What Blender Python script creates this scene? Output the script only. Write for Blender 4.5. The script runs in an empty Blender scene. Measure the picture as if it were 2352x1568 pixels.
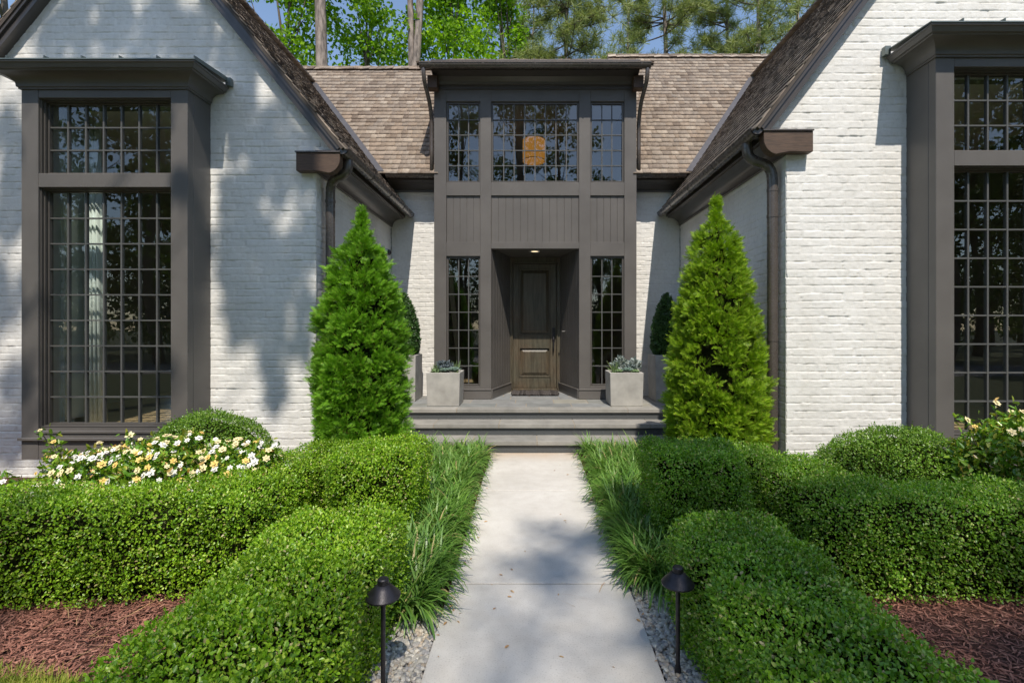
import bpy, math, random
import numpy as np
from mathutils import Vector

random.seed(11)
rng = np.random.default_rng(11)
S = bpy.context.scene
COL = S.collection
PI = math.pi
R = math.radians

# ---------------------------------------------------------------- camera constants
# The photograph was measured on a 2352 x 1568 grid: principal point (1216,750), focal length 1143.
F, CX, CY, H = 1143.0, 1216.0, 750.0, 1.65
def wx(px, D): return (px - CX) * D / F
def wz(py, D): return H - (py - CY) * D / F

SUN = np.array([0.10, -0.667, 1.0])          # towards the sun
SUN_L = SUN / np.linalg.norm(SUN)

# ---------------------------------------------------------------- helpers: objects
LOC = {}
def tag(o, label=None, cat=None, group=None, kind=None):
    if label: o['label'] = label
    if cat: o['category'] = cat
    if group: o['group'] = group
    if kind: o['kind'] = kind
    return o

def thing(name, loc, label, cat, group=None):
    o = bpy.data.objects.new(name, None)
    o.empty_display_size = 0.2
    COL.objects.link(o)
    o.location = loc
    LOC[o.name] = np.array(loc, float)
    return tag(o, label, cat, group)

def link(name, me, parent=None):
    o = bpy.data.objects.new(name, me)
    COL.objects.link(o)
    if parent is not None:
        o.parent = parent
        LOC[o.name] = LOC.get(parent.name, np.zeros(3))
    else:
        LOC[o.name] = np.zeros(3)
    return o

def arrmesh(name, V, Q, mats, parent=None, smooth=False, mi=None):
    """mesh from numpy arrays, all quads (or all tris)"""
    V = np.asarray(V, np.float32).reshape(-1, 3)
    Q = np.asarray(Q, np.int32)
    if parent is not None:
        V = V - LOC.get(parent.name, np.zeros(3)).astype(np.float32)
    k = Q.shape[1]
    me = bpy.data.meshes.new(name)
    me.vertices.add(len(V)); me.vertices.foreach_set('co', np.ascontiguousarray(V).ravel())
    me.loops.add(Q.size); me.loops.foreach_set('vertex_index', np.ascontiguousarray(Q).ravel())
    me.polygons.add(len(Q))
    me.polygons.foreach_set('loop_start', np.arange(0, Q.size, k, dtype=np.int32))
    if mi is not None:
        me.polygons.foreach_set('material_index', np.asarray(mi, np.int32))
    if smooth:
        me.polygons.foreach_set('use_smooth', np.ones(len(Q), bool))
    me.update(calc_edges=True)
    for m in (mats if isinstance(mats, (list, tuple)) else [mats]): me.materials.append(m)
    return link(name, me, parent)

class MB:
    def __init__(s): s.v = []; s.f = []
    def add(s, vs, fs):
        b = len(s.v); s.v += [tuple(p) for p in vs]; s.f += [tuple(i + b for i in f) for f in fs]; return s
    def box(s, x0, x1, y0, y1, z0, z1):
        vs = [(x, y, z) for z in (z0, z1) for y in (y0, y1) for x in (x0, x1)]
        return s.add(vs, [(0,2,3,1),(4,5,7,6),(0,1,5,4),(2,6,7,3),(0,4,6,2),(1,3,7,5)])
    def obox(s, c, ax, ay, az):
        c, ax, ay, az = map(np.array, (c, ax, ay, az))
        vs = [c + i*ax + j*ay + k*az for k in (-1,1) for j in (-1,1) for i in (-1,1)]
        return s.add(vs, [(0,2,3,1),(4,5,7,6),(0,1,5,4),(2,6,7,3),(0,4,6,2),(1,3,7,5)])
    def loft(s, rings, closed=True, cap=True):
        n = len(rings[0]); vs = [p for r in rings for p in r]; fs = []
        for i in range(len(rings) - 1):
            for j in range(n if closed else n - 1):
                a, b = i*n + j, i*n + (j+1) % n
                fs.append((a, b, b + n, a + n))
        if cap and closed:
            fs.append(tuple(range(n))[::-1]); fs.append(tuple((len(rings)-1)*n + j for j in range(n)))
        return s.add(vs, fs)
    def prism(s, poly, d):
        """poly: list of 3-D points, extruded along vector d"""
        return s.loft([poly, [tuple(np.array(p) + np.array(d)) for p in poly]])
    def tube(s, path, r, n=10, cap=True):
        P = [np.array(p, float) for p in path]
        rs = r if isinstance(r, (list, tuple, np.ndarray)) else [r]*len(P)
        t = P[1] - P[0]; t /= np.linalg.norm(t)
        u = np.cross(t, (0,0,1) if abs(t[2]) < 0.9 else (1,0,0)); u /= np.linalg.norm(u)
        rings = []
        for i, p in enumerate(P):
            if i == 0: tt = P[1] - P[0]
            elif i == len(P)-1: tt = P[-1] - P[-2]
            else: tt = P[i+1] - P[i-1]
            tt = tt / (np.linalg.norm(tt) + 1e-9)
            u = u - tt*np.dot(u, tt); u /= (np.linalg.norm(u) + 1e-9); w = np.cross(tt, u)
            rings.append([tuple(p + rs[i]*(math.cos(2*PI*k/n)*u + math.sin(2*PI*k/n)*w)) for k in range(n)])
        return s.loft(rings, True, cap)
    def lathe(s, prof, c=(0,0,0), n=24):
        rings = [[(c[0] + r*math.cos(2*PI*k/n), c[1] + r*math.sin(2*PI*k/n), c[2] + z) for k in range(n)] for r, z in prof]
        return s.loft(rings, True, True)
    def build(s, name, mat, parent=None, smooth=False, bevel=0.0, seg=1, auto=None):
        o0 = LOC.get(parent.name, np.zeros(3)) if parent is not None else np.zeros(3)
        me = bpy.data.meshes.new(name)
        me.from_pydata([tuple(np.array(p) - o0) for p in s.v], [], s.f)
        me.update()
        for m in (mat if isinstance(mat, (list, tuple)) else [mat]): me.materials.append(m)
        o = link(name, me, parent)
        import bmesh
        bm = bmesh.new(); bm.from_mesh(me); bmesh.ops.recalc_face_normals(bm, faces=bm.faces); 
        if auto is not None:
            for e in bm.edges:
                if len(e.link_faces) == 2 and e.calc_face_angle(0) > auto: e.smooth = False
        bm.to_mesh(me); bm.free()
        if smooth:
            for p in me.polygons: p.use_smooth = True
        if bevel:
            md = o.modifiers.new('bevel', 'BEVEL'); md.width = bevel; md.segments = seg
            md.limit_method = 'ANGLE'; md.angle_limit = R(40); md.harden_normals = False
        return o

def bez(p0, p1, p2, p3, n=12):
    p0, p1, p2, p3 = map(np.array, (p0, p1, p2, p3)); out = []
    for i in range(n + 1):
        t = i/n
        out.append((1-t)**3*p0 + 3*(1-t)**2*t*p1 + 3*(1-t)*t*t*p2 + t**3*p3)
    return out

def unit(a): return a / (np.linalg.norm(a, axis=-1, keepdims=True) + 1e-9)

def inst(C, A, M, Sc, tv, tq):
    """copies of a small template (tv,tq) at C with axis A and normal M, merged into one set of arrays"""
    C = np.asarray(C, float); A = unit(np.asarray(A, float))
    M = np.asarray(M, float); M = M - A*np.sum(M*A, 1, keepdims=True); M = unit(M)
    B = np.cross(M, A); Sc = np.broadcast_to(np.asarray(Sc, float), (len(C),))[:, None, None]
    V = C[:, None] + Sc*(tv[None, :, 0:1]*A[:, None] + tv[None, :, 1:2]*B[:, None] + tv[None, :, 2:3]*M[:, None])
    Q = tq[None] + (np.arange(len(C))*len(tv))[:, None, None]
    return V.reshape(-1, 3), Q.reshape(-1, tq.shape[1])

def merge(parts):
    Vs, Qs, b = [], [], 0
    for V, Q in parts:
        Vs.append(V); Qs.append(Q + b); b += len(V)
    return np.concatenate(Vs), np.concatenate(Qs)

# leaf templates (unit length)
def leaf_t(w=0.55, fold=0.12, bend=0.08):
    tv = np.array([[0,0,0],[0.3,-w/2,fold],[0.72,-w*0.42,fold*0.7-bend*0.4],[1,0,-bend],[0.72,w*0.42,fold*0.7-bend*0.4],[0.3,w/2,fold]], float)
    return tv, np.array([[0,1,2,3],[0,3,4,5]])
LEAF = leaf_t()
LEAF_BOX = leaf_t(0.6, 0.10, 0.04)
LEAF_NARROW = leaf_t(0.36, 0.06, 0.15)

def quad_strip(segs):
    """segs: list of (p0,p1,w0,w1) flat strips in the x-y plane, z given by p"""
    tv, tq = [], []
    for p0, p1, w0, w1 in segs:
        p0, p1 = np.array(p0, float), np.array(p1, float)
        d = p1 - p0; n = np.array([-d[1], d[0], 0]); n /= (np.linalg.norm(n) + 1e-9)
        b = len(tv)
        tv += [p0 - n*w0/2, p1 - n*w1/2, p1 + n*w1/2, p0 + n*w0/2]
        tq.append([b, b+1, b+2, b+3])
    return np.array(tv), np.array(tq)

def spray_t():
    segs = []
    n = 6
    for i in range(n):
        t = i/n
        segs.append(((t, 0, 0.10*math.sin(t*2)), (t + 1.0/n, 0, 0.10*math.sin((t+1.0/n)*2)), 0.045, 0.04))
        for sgn in (-1, 1):
            L = (0.50 - 0.38*t)*(0.85 + 0.3*((i*7 + (sgn > 0)*3) % 5)/5)
            a = R(44)
            x0 = t + (0.08 if sgn > 0 else 0.0)
            x1, y1 = x0 + L*math.cos(a), sgn*L*math.sin(a)
            z0 = 0.10*math.sin(x0*2)
            segs.append(((x0, 0, z0), (x1, y1, z0 + 0.03), 0.050, 0.022))
            xm, ym = x0 + 0.5*(x1-x0), 0.5*y1
            segs.append(((xm, ym, z0), (xm + 0.3*L + 0.05, ym + sgn*0.04*L, z0 + 0.05), 0.045, 0.02))
    return quad_strip(segs)
SPRAY = spray_t()

def needles_t(n=24, w=0.05, seed=3, up=0.25):
    r = np.random.default_rng(seed); tv, tq = [], []
    for i in range(n):
        d = r.normal(size=3); d[0] += 0.5; d[2] += up; d /= np.linalg.norm(d)
        s = np.cross(d, r.normal(size=3)); s /= np.linalg.norm(s); L = r.uniform(0.7, 1.0)
        b = len(tv)
        tv += [-s*w/2, d*L - s*w*0.3, d*L + s*w*0.3, s*w/2]; tq.append([b, b+1, b+2, b+3])
    return np.array(tv), np.array(tq)
NEEDLES = needles_t()

# ---------------------------------------------------------------- helpers: materials
def newmat(name):
    m = bpy.data.materials.new(name); m.use_nodes = True
    nt = m.node_tree; bs = nt.nodes['Principled BSDF']
    return m, nt, bs
def node(nt, t, **kw):
    n = nt.nodes.new(t)
    for k, v in kw.items(): setattr(n, k, v)
    return n
def rgba(c): return (c[0], c[1], c[2], 1.0)
def ramp(nt, fac, stops):
    r = node(nt, 'ShaderNodeValToRGB')
    els = r.color_ramp.elements
    while len(els) < len(stops): els.new(0.5)
    for e, (p, c) in zip(els, stops): e.position = p; e.color = rgba(c)
    nt.links.new(fac, r.inputs['Fac']); return r.outputs['Color']
def coords(nt, scale=(1,1,1)):
    tc = node(nt, 'ShaderNodeNewGeometry'); mp = node(nt, 'ShaderNodeMapping')
    mp.inputs['Scale'].default_value = scale
    nt.links.new(tc.outputs['Position'], mp.inputs['Vector']); return mp.outputs['Vector']
def noise(nt, vec, scale, detail=4, rough=0.55, dist=0.0):
    n = node(nt, 'ShaderNodeTexNoise'); n.inputs['Scale'].default_value = scale; n.inputs['Detail'].default_value = detail
    n.inputs['Roughness'].default_value = rough; n.inputs['Distortion'].default_value = dist
    if vec is not None: nt.links.new(vec, n.inputs['Vector'])
    return n.outputs['Fac']
def bump(nt, bs, h, strength, dist=0.01):
    b = node(nt, 'ShaderNodeBump'); b.inputs['Strength'].default_value = strength; b.inputs['Distance'].default_value = dist
    nt.links.new(h, b.inputs['Height']); nt.links.new(b.outputs['Normal'], bs.inputs['Normal']); return b
def mixc(nt, a, b, fac, mode='MIX'):
    m = node(nt, 'ShaderNodeMix', data_type='RGBA', blend_type=mode)
    for s, v in (('A', a), ('B', b)):
        sock = [i for i in m.inputs if i.name == s and i.type == 'RGBA'][0]
        if isinstance(v, tuple): sock.default_value = rgba(v)
        else: nt.links.new(v, sock)
    f = m.inputs[0]
    if isinstance(fac, (int, float)): f.default_value = fac
    else: nt.links.new(fac, f)
    return [o for o in m.outputs if o.type == 'RGBA'][0]

def simple(name, c, rough=0.5, var=0.15, scale=6.0, bstr=0.0, bscale=80.0, metal=0.0, spec=0.5, stretch=(1,1,1)):
    m, nt, bs = newmat(name)
    v = coords(nt, stretch)
    f = noise(nt, v, scale, 6, 0.6)
    lo = tuple(x*(1-var) for x in c); hi = tuple(min(1, x*(1+var)) for x in c)
    nt.links.new(ramp(nt, f, [(0.3, lo), (0.7, hi)]), bs.inputs['Base Color'])
    mr = node(nt, 'ShaderNodeMapRange'); nt.links.new(noise(nt, v, scale*2.3, 5, 0.6), mr.inputs['Value']); mr.inputs['To Min'].default_value = max(0.02, rough*0.72); mr.inputs['To Max'].default_value = min(1, rough*1.3)
    nt.links.new(mr.outputs[0], bs.inputs['Roughness']); bs.inputs['Metallic'].default_value = metal
    bs.inputs['Specular IOR Level'].default_value = spec
    if bstr: bump(nt, bs, noise(nt, v, bscale, 4, 0.6), bstr, 0.004)
    return m

def foliage(name, cols, rough=0.42, trans=0.3, spec=0.4, tcol=None, rare=None):
    m, nt, bs = newmat(name)
    g = node(nt, 'ShaderNodeNewGeometry')
    n = len(cols)
    top = 0.955 if rare else 1.0
    c = ramp(nt, g.outputs['Random Per Island'], [(top*i/(n-1), cc) for i, cc in enumerate(cols)] + ([(0.985, rare)] if rare else []))
    f = noise(nt, coords(nt), 3.0, 3)
    c2 = mixc(nt, c, ramp(nt, f, [(0.3, (0.72,0.75,0.7)), (0.7, (1.22,1.2,1.1))]), 1.0, 'MULTIPLY')
    nt.links.new(c2, bs.inputs['Base Color'])
    bs.inputs['Roughness'].default_value = rough; bs.inputs['Specular IOR Level'].default_value = spec
    if trans > 0:
        tr = node(nt, 'ShaderNodeBsdfTranslucent')
        nt.links.new(mixc(nt, c2, tcol or (1.5,1.6,0.7), 1.0, 'MULTIPLY'), tr.inputs['Color'])
        mx = node(nt, 'ShaderNodeMixShader'); mx.inputs[0].default_value = trans
        nt.links.new(bs.outputs[0], mx.inputs[1]); nt.links.new(tr.outputs[0], mx.inputs[2])
        nt.links.new(mx.outputs[0], nt.nodes['Material Output'].inputs['Surface'])
    return m

def island(name, cols, rough=0.8, nscale=14, stretch=(1,1,1), bstr=0.3, bscale=90, spec=0.3, streak=0.35):
    m, nt, bs = newmat(name)
    g = node(nt, 'ShaderNodeNewGeometry'); n = len(cols)
    c = ramp(nt, g.outputs['Random Per Island'], [(i/(n-1), cc) for i, cc in enumerate(cols)])
    v = coords(nt, stretch); f = noise(nt, v, nscale, 6, 0.65)
    c2 = mixc(nt, c, ramp(nt, f, [(0.28, (1-streak,)*3), (0.72, (1+streak,)*3)]), 1.0, 'MULTIPLY')
    nt.links.new(c2, bs.inputs['Base Color']); bs.inputs['Roughness'].default_value = rough
    bs.inputs['Specular IOR Level'].default_value = spec
    if bstr: bump(nt, bs, noise(nt, v, bscale, 4), bstr, 0.004)
    return m

M = {}
def brick_mat():
    m, nt, bs = newmat('painted_brick')
    v = coords(nt); f = noise(nt, v, 2.2, 6, 0.6); f2 = noise(nt, v, 26, 5, 0.7)
    c = mixc(nt, ramp(nt, f, [(0.3, (0.76,0.745,0.715)), (0.7, (0.83,0.815,0.785))]), ramp(nt, f2, [(0.25, (0.86,0.85,0.83)), (0.5, (1,1,1))]), 1.0, 'MULTIPLY')
    f4 = noise(nt, coords(nt, (1.3, 1.3, 0.35)), 1.4, 5, 0.65); c = mixc(nt, c, ramp(nt, f4, [(0.25, (0.90,0.885,0.86)), (0.55, (1,1,1))]), 1.0, 'MULTIPLY')
    nt.links.new(c, bs.inputs['Base Color']); bs.inputs['Roughness'].default_value = 0.62; bs.inputs['Specular IOR Level'].default_value = 0.25
    bump(nt, bs, noise(nt, v, 75, 5, 0.65), 0.45, 0.004)
    return m
M['brick'] = brick_mat()
M['trim'] = simple('bronze_paint', (0.122,0.112,0.104), 0.42, 0.13, 1.7, 0.10, 120, spec=0.4)
M['sash'] = simple('sash_paint', (0.085,0.077,0.07), 0.35, 0.06, 3, spec=0.45)
M['muntin'] = simple('muntin_paint', (0.095,0.095,0.092), 0.4, 0.05, 3, spec=0.5)
M['gutter'] = simple('bronze_gutter_metal', (0.085,0.07,0.062), 0.27, 0.15, 5, 0.0, metal=0.0, spec=0.9)
M['eave'] = simple('eave_paint', (0.062,0.052,0.046), 0.32, 0.10, 4, 0.04, 90, spec=0.7)
M['beam'] = simple('stained_beam', (0.085,0.05,0.032), 0.6, 0.45, 9, 0.5, 60, stretch=(1,6,12))
M['standing'] = simple('seam_metal', (0.18,0.21,0.20), 0.4, 0.12, 4, metal=0.5)
M['flash'] = simple('valley_flashing', (0.10,0.095,0.10), 0.45, 0.15, 5, metal=0.3)
M['shingle'] = island('cedar_shingle', [(0.20,0.155,0.125),(0.34,0.265,0.205),(0.40,0.33,0.27),(0.27,0.215,0.175),(0.48,0.40,0.325),(0.37,0.285,0.22),(0.31,0.26,0.22),(0.42,0.335,0.265)], 0.85, 30, (1,1,1), 0.4, 110, 0.2, 0.25)
M['butt'] = island('shingle_butt_shade', [(0.07,0.05,0.038),(0.12,0.09,0.07),(0.05,0.036,0.028)], 0.95, 30, (1,1,1), 0.0)  # butt faces coloured dark to deepen the shade line under each course
M['roof_deck'] = simple('roof_underlay', (0.07,0.055,0.045), 0.9)
M['blue'] = island('bluestone', [(0.20,0.205,0.20),(0.26,0.25,0.23),(0.22,0.23,0.235),(0.30,0.285,0.24),(0.18,0.195,0.20)], 0.6, 5, (1,1,1), 0.2, 60, 0.4, 0.22)
M['tread'] = island('bluestone_tread', [(0.27,0.255,0.23),(0.31,0.295,0.27),(0.25,0.24,0.22),(0.33,0.315,0.285)], 0.62, 5, (1,1,1), 0.25, 50, 0.4, 0.2)
M['grout'] = simple('grout', (0.34,0.28,0.21), 0.9)
M['planter'] = simple('cast_concrete', (0.40,0.385,0.355), 0.75, 0.20, 4.5, 0.25, 60)
M['soil'] = simple('potting_soil', (0.05,0.035,0.025), 0.95, 0.4, 30, 0.6, 90)
M['black'] = simple('aged_bronze', (0.035,0.032,0.036), 0.42, 0.4, 25, 0.15, 120, metal=0.5)
M['steel'] = simple('brushed_nickel', (0.55,0.53,0.5), 0.3, 0.1, 8, metal=0.9)
M['white'] = simple('white_plastic', (0.7,0.7,0.7), 0.4, 0.03)
M['lens'] = simple('dark_lens', (0.01,0.01,0.012), 0.06, 0.0, spec=0.8)
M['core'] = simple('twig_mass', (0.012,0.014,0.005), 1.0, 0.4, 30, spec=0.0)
M['bark'] = simple('pine_bark', (0.23,0.185,0.155), 0.9, 0.75, 11, 1.0, 26, stretch=(1,1,0.28))
M['bark2'] = simple('grey_bark', (0.13,0.10,0.08), 0.9, 0.4, 8, 0.8, 24, stretch=(1,1,0.3))
M['stem'] = simple('green_stem', (0.10,0.085,0.04), 0.8, 0.3, 20)
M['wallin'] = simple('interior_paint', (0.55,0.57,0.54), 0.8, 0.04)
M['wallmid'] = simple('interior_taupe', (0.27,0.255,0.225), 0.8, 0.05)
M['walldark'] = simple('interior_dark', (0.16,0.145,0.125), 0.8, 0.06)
M['ceil'] = simple('interior_ceiling', (0.62,0.61,0.56), 0.85, 0.03)
M['wood_floor'] = simple('oak_floor', (0.42,0.29,0.17), 0.4, 0.3, 5, stretch=(8,1,1))
M['curtain'] = simple('linen_curtain', (0.78,0.82,0.80), 0.9, 0.05, 30)
M['mat'] = island('rope_mat', [(0.035,0.03,0.028),(0.08,0.07,0.066),(0.055,0.046,0.042)], 0.95, 90, (1,1,1), 0.8, 200)
M['chest'] = simple('dark_walnut', (0.09,0.04,0.025), 0.4, 0.3, 6)

def door_mat():
    m, nt, bs = newmat('stained_alder')
    v = coords(nt, (14, 14, 1.1)); f = noise(nt, v, 2.2, 8, 0.65, 0.6)
    v2 = coords(nt); f2 = noise(nt, v2, 2.0, 3)
    c = mixc(nt, ramp(nt, f, [(0.3, (0.045,0.035,0.024)), (0.55, (0.10,0.083,0.060)), (0.75, (0.155,0.132,0.098))]), ramp(nt, f2, [(0.35, (0.8,0.9,0.85)), (0.7, (1.15,0.95,0.8))]), 0.8, 'MULTIPLY')
    nt.links.new(c, bs.inputs['Base Color']); bs.inputs['Roughness'].default_value = 0.4
    bump(nt, bs, f, 0.15, 0.003); return m
M['door'] = door_mat()

def concrete_mat():
    m, nt, bs = newmat('concrete_walk')
    v = coords(nt); f = noise(nt, v, 1.6, 6, 0.6); f2 = noise(nt, v, 120, 3, 0.6); f3 = noise(nt, v, 9, 5, 0.6)
    c = ramp(nt, f, [(0.3, (0.55,0.52,0.475)), (0.7, (0.65,0.62,0.575))])
    c = mixc(nt, c, ramp(nt, f2, [(0.28, (0.62,0.61,0.59)), (0.42, (0.97,0.97,0.97)), (0.8, (1.06,1.06,1.06))]), 0.9, 'MULTIPLY')
    c = mixc(nt, c, ramp(nt, f3, [(0.25, (0.86,0.84,0.82)), (0.6, (1,1,1))]), 0.7, 'MULTIPLY')
    # clay washed out of the bed stains the slab where it meets the bottom step (shape of its own)
    sp = node(nt, 'ShaderNodeSeparateXYZ'); g = node(nt, 'ShaderNodeNewGeometry'); nt.links.new(g.outputs['Position'], sp.inputs[0])
    mr = node(nt, 'ShaderNodeMapRange'); mr.inputs['From Min'].default_value = 6.05; mr.inputs['From Max'].default_value = 6.55; nt.links.new(sp.outputs['Y'], mr.inputs['Value'])
    mu = node(nt, 'ShaderNodeMath', operation='MULTIPLY'); nt.links.new(mr.outputs[0], mu.inputs[0]); nt.links.new(noise(nt, v, 3.2, 4), mu.inputs[1])
    c = mixc(nt, c, (0.44,0.27,0.13), mu.outputs[0])
    nt.links.new(c, bs.inputs['Base Color']); bs.inputs['Roughness'].default_value = 0.85; bs.inputs['Specular IOR Level'].default_value = 0.25
    bump(nt, bs, f2, 0.25, 0.003); return m
M['concrete'] = concrete_mat()

def riser_mat():
    m, nt, bs = newmat('painted_riser_brick')
    g = node(nt, 'ShaderNodeNewGeometry'); sp = node(nt, 'ShaderNodeSeparateXYZ'); cb = node(nt, 'ShaderNodeCombineXYZ')
    nt.links.new(g.outputs['Position'], sp.inputs[0]); nt.links.new(sp.outputs['X'], cb.inputs['X']); nt.links.new(sp.outputs['Z'], cb.inputs['Y'])
    b = node(nt, 'ShaderNodeTexBrick'); b.inputs['Scale'].default_value = 1; b.inputs['Brick Width'].default_value = 0.2; b.inputs['Row Height'].default_value = 0.1
    b.inputs['Mortar Size'].default_value = 0.006; nt.links.new(cb.outputs[0], b.inputs['Vector'])
    bs.inputs['Base Color'].default_value = (0.075,0.08,0.083,1); bs.inputs['Roughness'].default_value = 0.6
    ad = node(nt, 'ShaderNodeMath', operation='MULTIPLY_ADD'); nt.links.new(b.outputs['Fac'], ad.inputs[0]); ad.inputs[1].default_value = -1.0
    nt.links.new(noise(nt, coords(nt), 50, 4), ad.inputs[2]); bump(nt, bs, ad.outputs[0], 0.6, 0.006); return m
M['riser'] = riser_mat()

def glass_mat(name, tint, f0=0.10):
    m, nt, bs = newmat(name); nt.nodes.remove(bs)
    tr = node(nt, 'ShaderNodeBsdfTransparent'); tr.inputs[0].default_value = rgba(tint)
    gl = node(nt, 'ShaderNodeBsdfGlossy'); gl.inputs['Roughness'].default_value = 0.0; gl.inputs['Color'].default_value = (1,1,1,1)
    v = coords(nt); b = node(nt, 'ShaderNodeBump'); b.inputs['Strength'].default_value = 0.10; b.inputs['Distance'].default_value = 0.004
    nt.links.new(noise(nt, v, 2.6, 2), b.inputs['Height']); nt.links.new(b.outputs[0], gl.inputs['Normal'])
    # Schlick reflectance of a thin double pane, the same from both sides
    g = node(nt, 'ShaderNodeNewGeometry'); dt = node(nt, 'ShaderNodeVectorMath', operation='DOT_PRODUCT')
    nt.links.new(g.outputs['Normal'], dt.inputs[0]); nt.links.new(g.outputs['Incoming'], dt.inputs[1])
    ab = node(nt, 'ShaderNodeMath', operation='ABSOLUTE'); nt.links.new(dt.outputs['Value'], ab.inputs[0])
    om = node(nt, 'ShaderNodeMath', operation='SUBTRACT', use_clamp=True); om.inputs[0].default_value = 1.0; nt.links.new(ab.outputs[0], om.inputs[1])
    pw = node(nt, 'ShaderNodeMath', operation='POWER'); nt.links.new(om.outputs[0], pw.inputs[0]); pw.inputs[1].default_value = 5.0
    ad = node(nt, 'ShaderNodeMath', operation='MULTIPLY_ADD', use_clamp=True); nt.links.new(pw.outputs[0], ad.inputs[0]); ad.inputs[1].default_value = 0.85; ad.inputs[2].default_value = f0
    mx = node(nt, 'ShaderNodeMixShader'); nt.links.new(ad.outputs[0], mx.inputs[0]); nt.links.new(tr.outputs[0], mx.inputs[1]); nt.links.new(gl.outputs[0], mx.inputs[2])
    nt.links.new(mx.outputs[0], nt.nodes['Material Output'].inputs['Surface']); return m
M['glass'] = glass_mat('window_glass', (0.90,0.95,0.92), 0.10)
M['glass_up'] = glass_mat('coated_window_glass', (0.84,0.88,0.85), 0.11)

def mulch_mat():
    m, nt, bs = newmat('mulch_bed')
    v = coords(nt, (1, 2.2, 1)); f = noise(nt, v, 45, 8, 0.75, 1.0)
    nt.links.new(ramp(nt, f, [(0.3, (0.035,0.014,0.009)), (0.55, (0.13,0.05,0.032)), (0.75, (0.22,0.10,0.07))]), bs.inputs['Base Color'])
    bs.inputs['Roughness'].default_value = 0.95; bump(nt, bs, f, 0.9, 0.02); return m
M['mulch'] = mulch_mat()
M['chip'] = island('shredded_bark', [(0.13,0.05,0.036),(0.30,0.125,0.088),(0.43,0.21,0.15),(0.20,0.08,0.056),(0.36,0.16,0.115),(0.08,0.034,0.026)], 0.9, 60, (1,1,1), 0.0)
M['straw'] = island('pine_straw', [(0.42,0.22,0.10),(0.55,0.36,0.18),(0.36,0.18,0.08)], 0.7, 60, (1,1,1), 0.0)
M['pebble'] = island('river_pebble', [(0.20,0.20,0.21),(0.42,0.39,0.34),(0.55,0.51,0.44),(0.28,0.27,0.265),(0.66,0.62,0.55),(0.44,0.35,0.26),(0.34,0.335,0.34)], 0.7, 60, (1,1,1), 0.2, 200)
M['lawn'] = simple('lawn_soil', (0.05,0.065,0.02), 0.95, 0.4, 20, 0.8, 60)
M['turf'] = foliage('turf_blades', [(0.224,0.3,0.049),(0.352,0.42,0.084),(0.48,0.42,0.126)], 0.6, 0.35)
M['drive'] = simple('drive_asphalt', (0.22,0.21,0.2), 0.9, 0.15, 3)

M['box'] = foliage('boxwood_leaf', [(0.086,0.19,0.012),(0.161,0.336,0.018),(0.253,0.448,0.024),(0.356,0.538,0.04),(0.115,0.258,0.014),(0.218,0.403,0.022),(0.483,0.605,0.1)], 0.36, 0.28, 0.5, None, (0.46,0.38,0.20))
M['box_r'] = foliage('boxwood_leaf_shade', [(0.077,0.187,0.018),(0.132,0.297,0.024),(0.209,0.407,0.03),(0.308,0.517,0.05),(0.099,0.242,0.02),(0.176,0.363,0.028),(0.528,0.616,0.18)], 0.36, 0.28, 0.5, None, (0.46,0.38,0.20))  # same boxwood leaf, with the shade on the right side put into its colour
M['dome'] = foliage('holly_leaf', [(0.075,0.177,0.019),(0.131,0.273,0.026),(0.206,0.355,0.04),(0.094,0.205,0.021),(0.281,0.382,0.079)], 0.34, 0.22, 0.5)
M['arbor'] = foliage('arborvitae_spray', [(0.06,0.164,0.016),(0.12,0.302,0.021),(0.204,0.466,0.026),(0.084,0.214,0.018),(0.288,0.558,0.039)], 0.5, 0.2, 0.3, None, (0.30,0.17,0.06))
M['arbor_r'] = foliage('arborvitae_spray_gold', [(0.09,0.179,0.016),(0.179,0.333,0.021),(0.319,0.524,0.026),(0.128,0.231,0.018),(0.435,0.587,0.039)], 0.5, 0.2, 0.3, None, (0.34,0.20,0.07))
M['topiary'] = foliage('topiary_leaf', [(0.035,0.085,0.024),(0.06,0.14,0.036),(0.09,0.19,0.05)], 0.35, 0.15, 0.5)
M['liriope'] = foliage('border_grass_blade', [(0.075,0.173,0.032),(0.117,0.248,0.043),(0.17,0.313,0.059),(0.095,0.216,0.043),(0.255,0.389,0.108)], 0.38, 0.25, 0.45, None, (0.50,0.40,0.20))
M['gard'] = foliage('gardenia_leaf', [(0.07,0.18,0.018),(0.13,0.28,0.024),(0.24,0.38,0.035),(0.10,0.22,0.02),(0.46,0.44,0.07)], 0.28, 0.25, 0.6, None, (0.62,0.40,0.16))
M['petal'] = simple('white_petal', (0.80,0.77,0.70), 0.6, 0.05, 20)
M['petal_c'] = simple('cream_petal', (0.80,0.68,0.38), 0.6, 0.1, 20)
M['petal_y'] = simple('yellow_petal', (0.80,0.55,0.16), 0.6, 0.12, 20)
M['decid'] = foliage('tulip_leaf', [(0.079,0.173,0.013),(0.147,0.293,0.02),(0.237,0.425,0.03),(0.109,0.222,0.016),(0.316,0.486,0.05)], 0.5, 0.5, 0.3)
M['pine'] = foliage('pine_needle', [(0.165,0.213,0.083),(0.275,0.325,0.121),(0.396,0.426,0.176),(0.209,0.258,0.099)], 0.5, 0.2, 0.3)
M['shade'] = foliage('canopy_leaf', [(0.04,0.08,0.015),(0.07,0.13,0.02),(0.10,0.17,0.03)], 0.5, 0.25, 0.3)
M['succ'] = foliage('blue_rosette', [(0.16,0.24,0.21),(0.22,0.30,0.27),(0.12,0.20,0.19)], 0.5, 0.1, 0.3)
M['succ_g'] = foliage('green_rosette', [(0.16,0.26,0.12),(0.24,0.33,0.17)], 0.5, 0.1, 0.3)
M['silver'] = foliage('silver_leaf', [(0.30,0.35,0.38),(0.42,0.46,0.48),(0.22,0.28,0.32)], 0.7, 0.1, 0.2)
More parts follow.
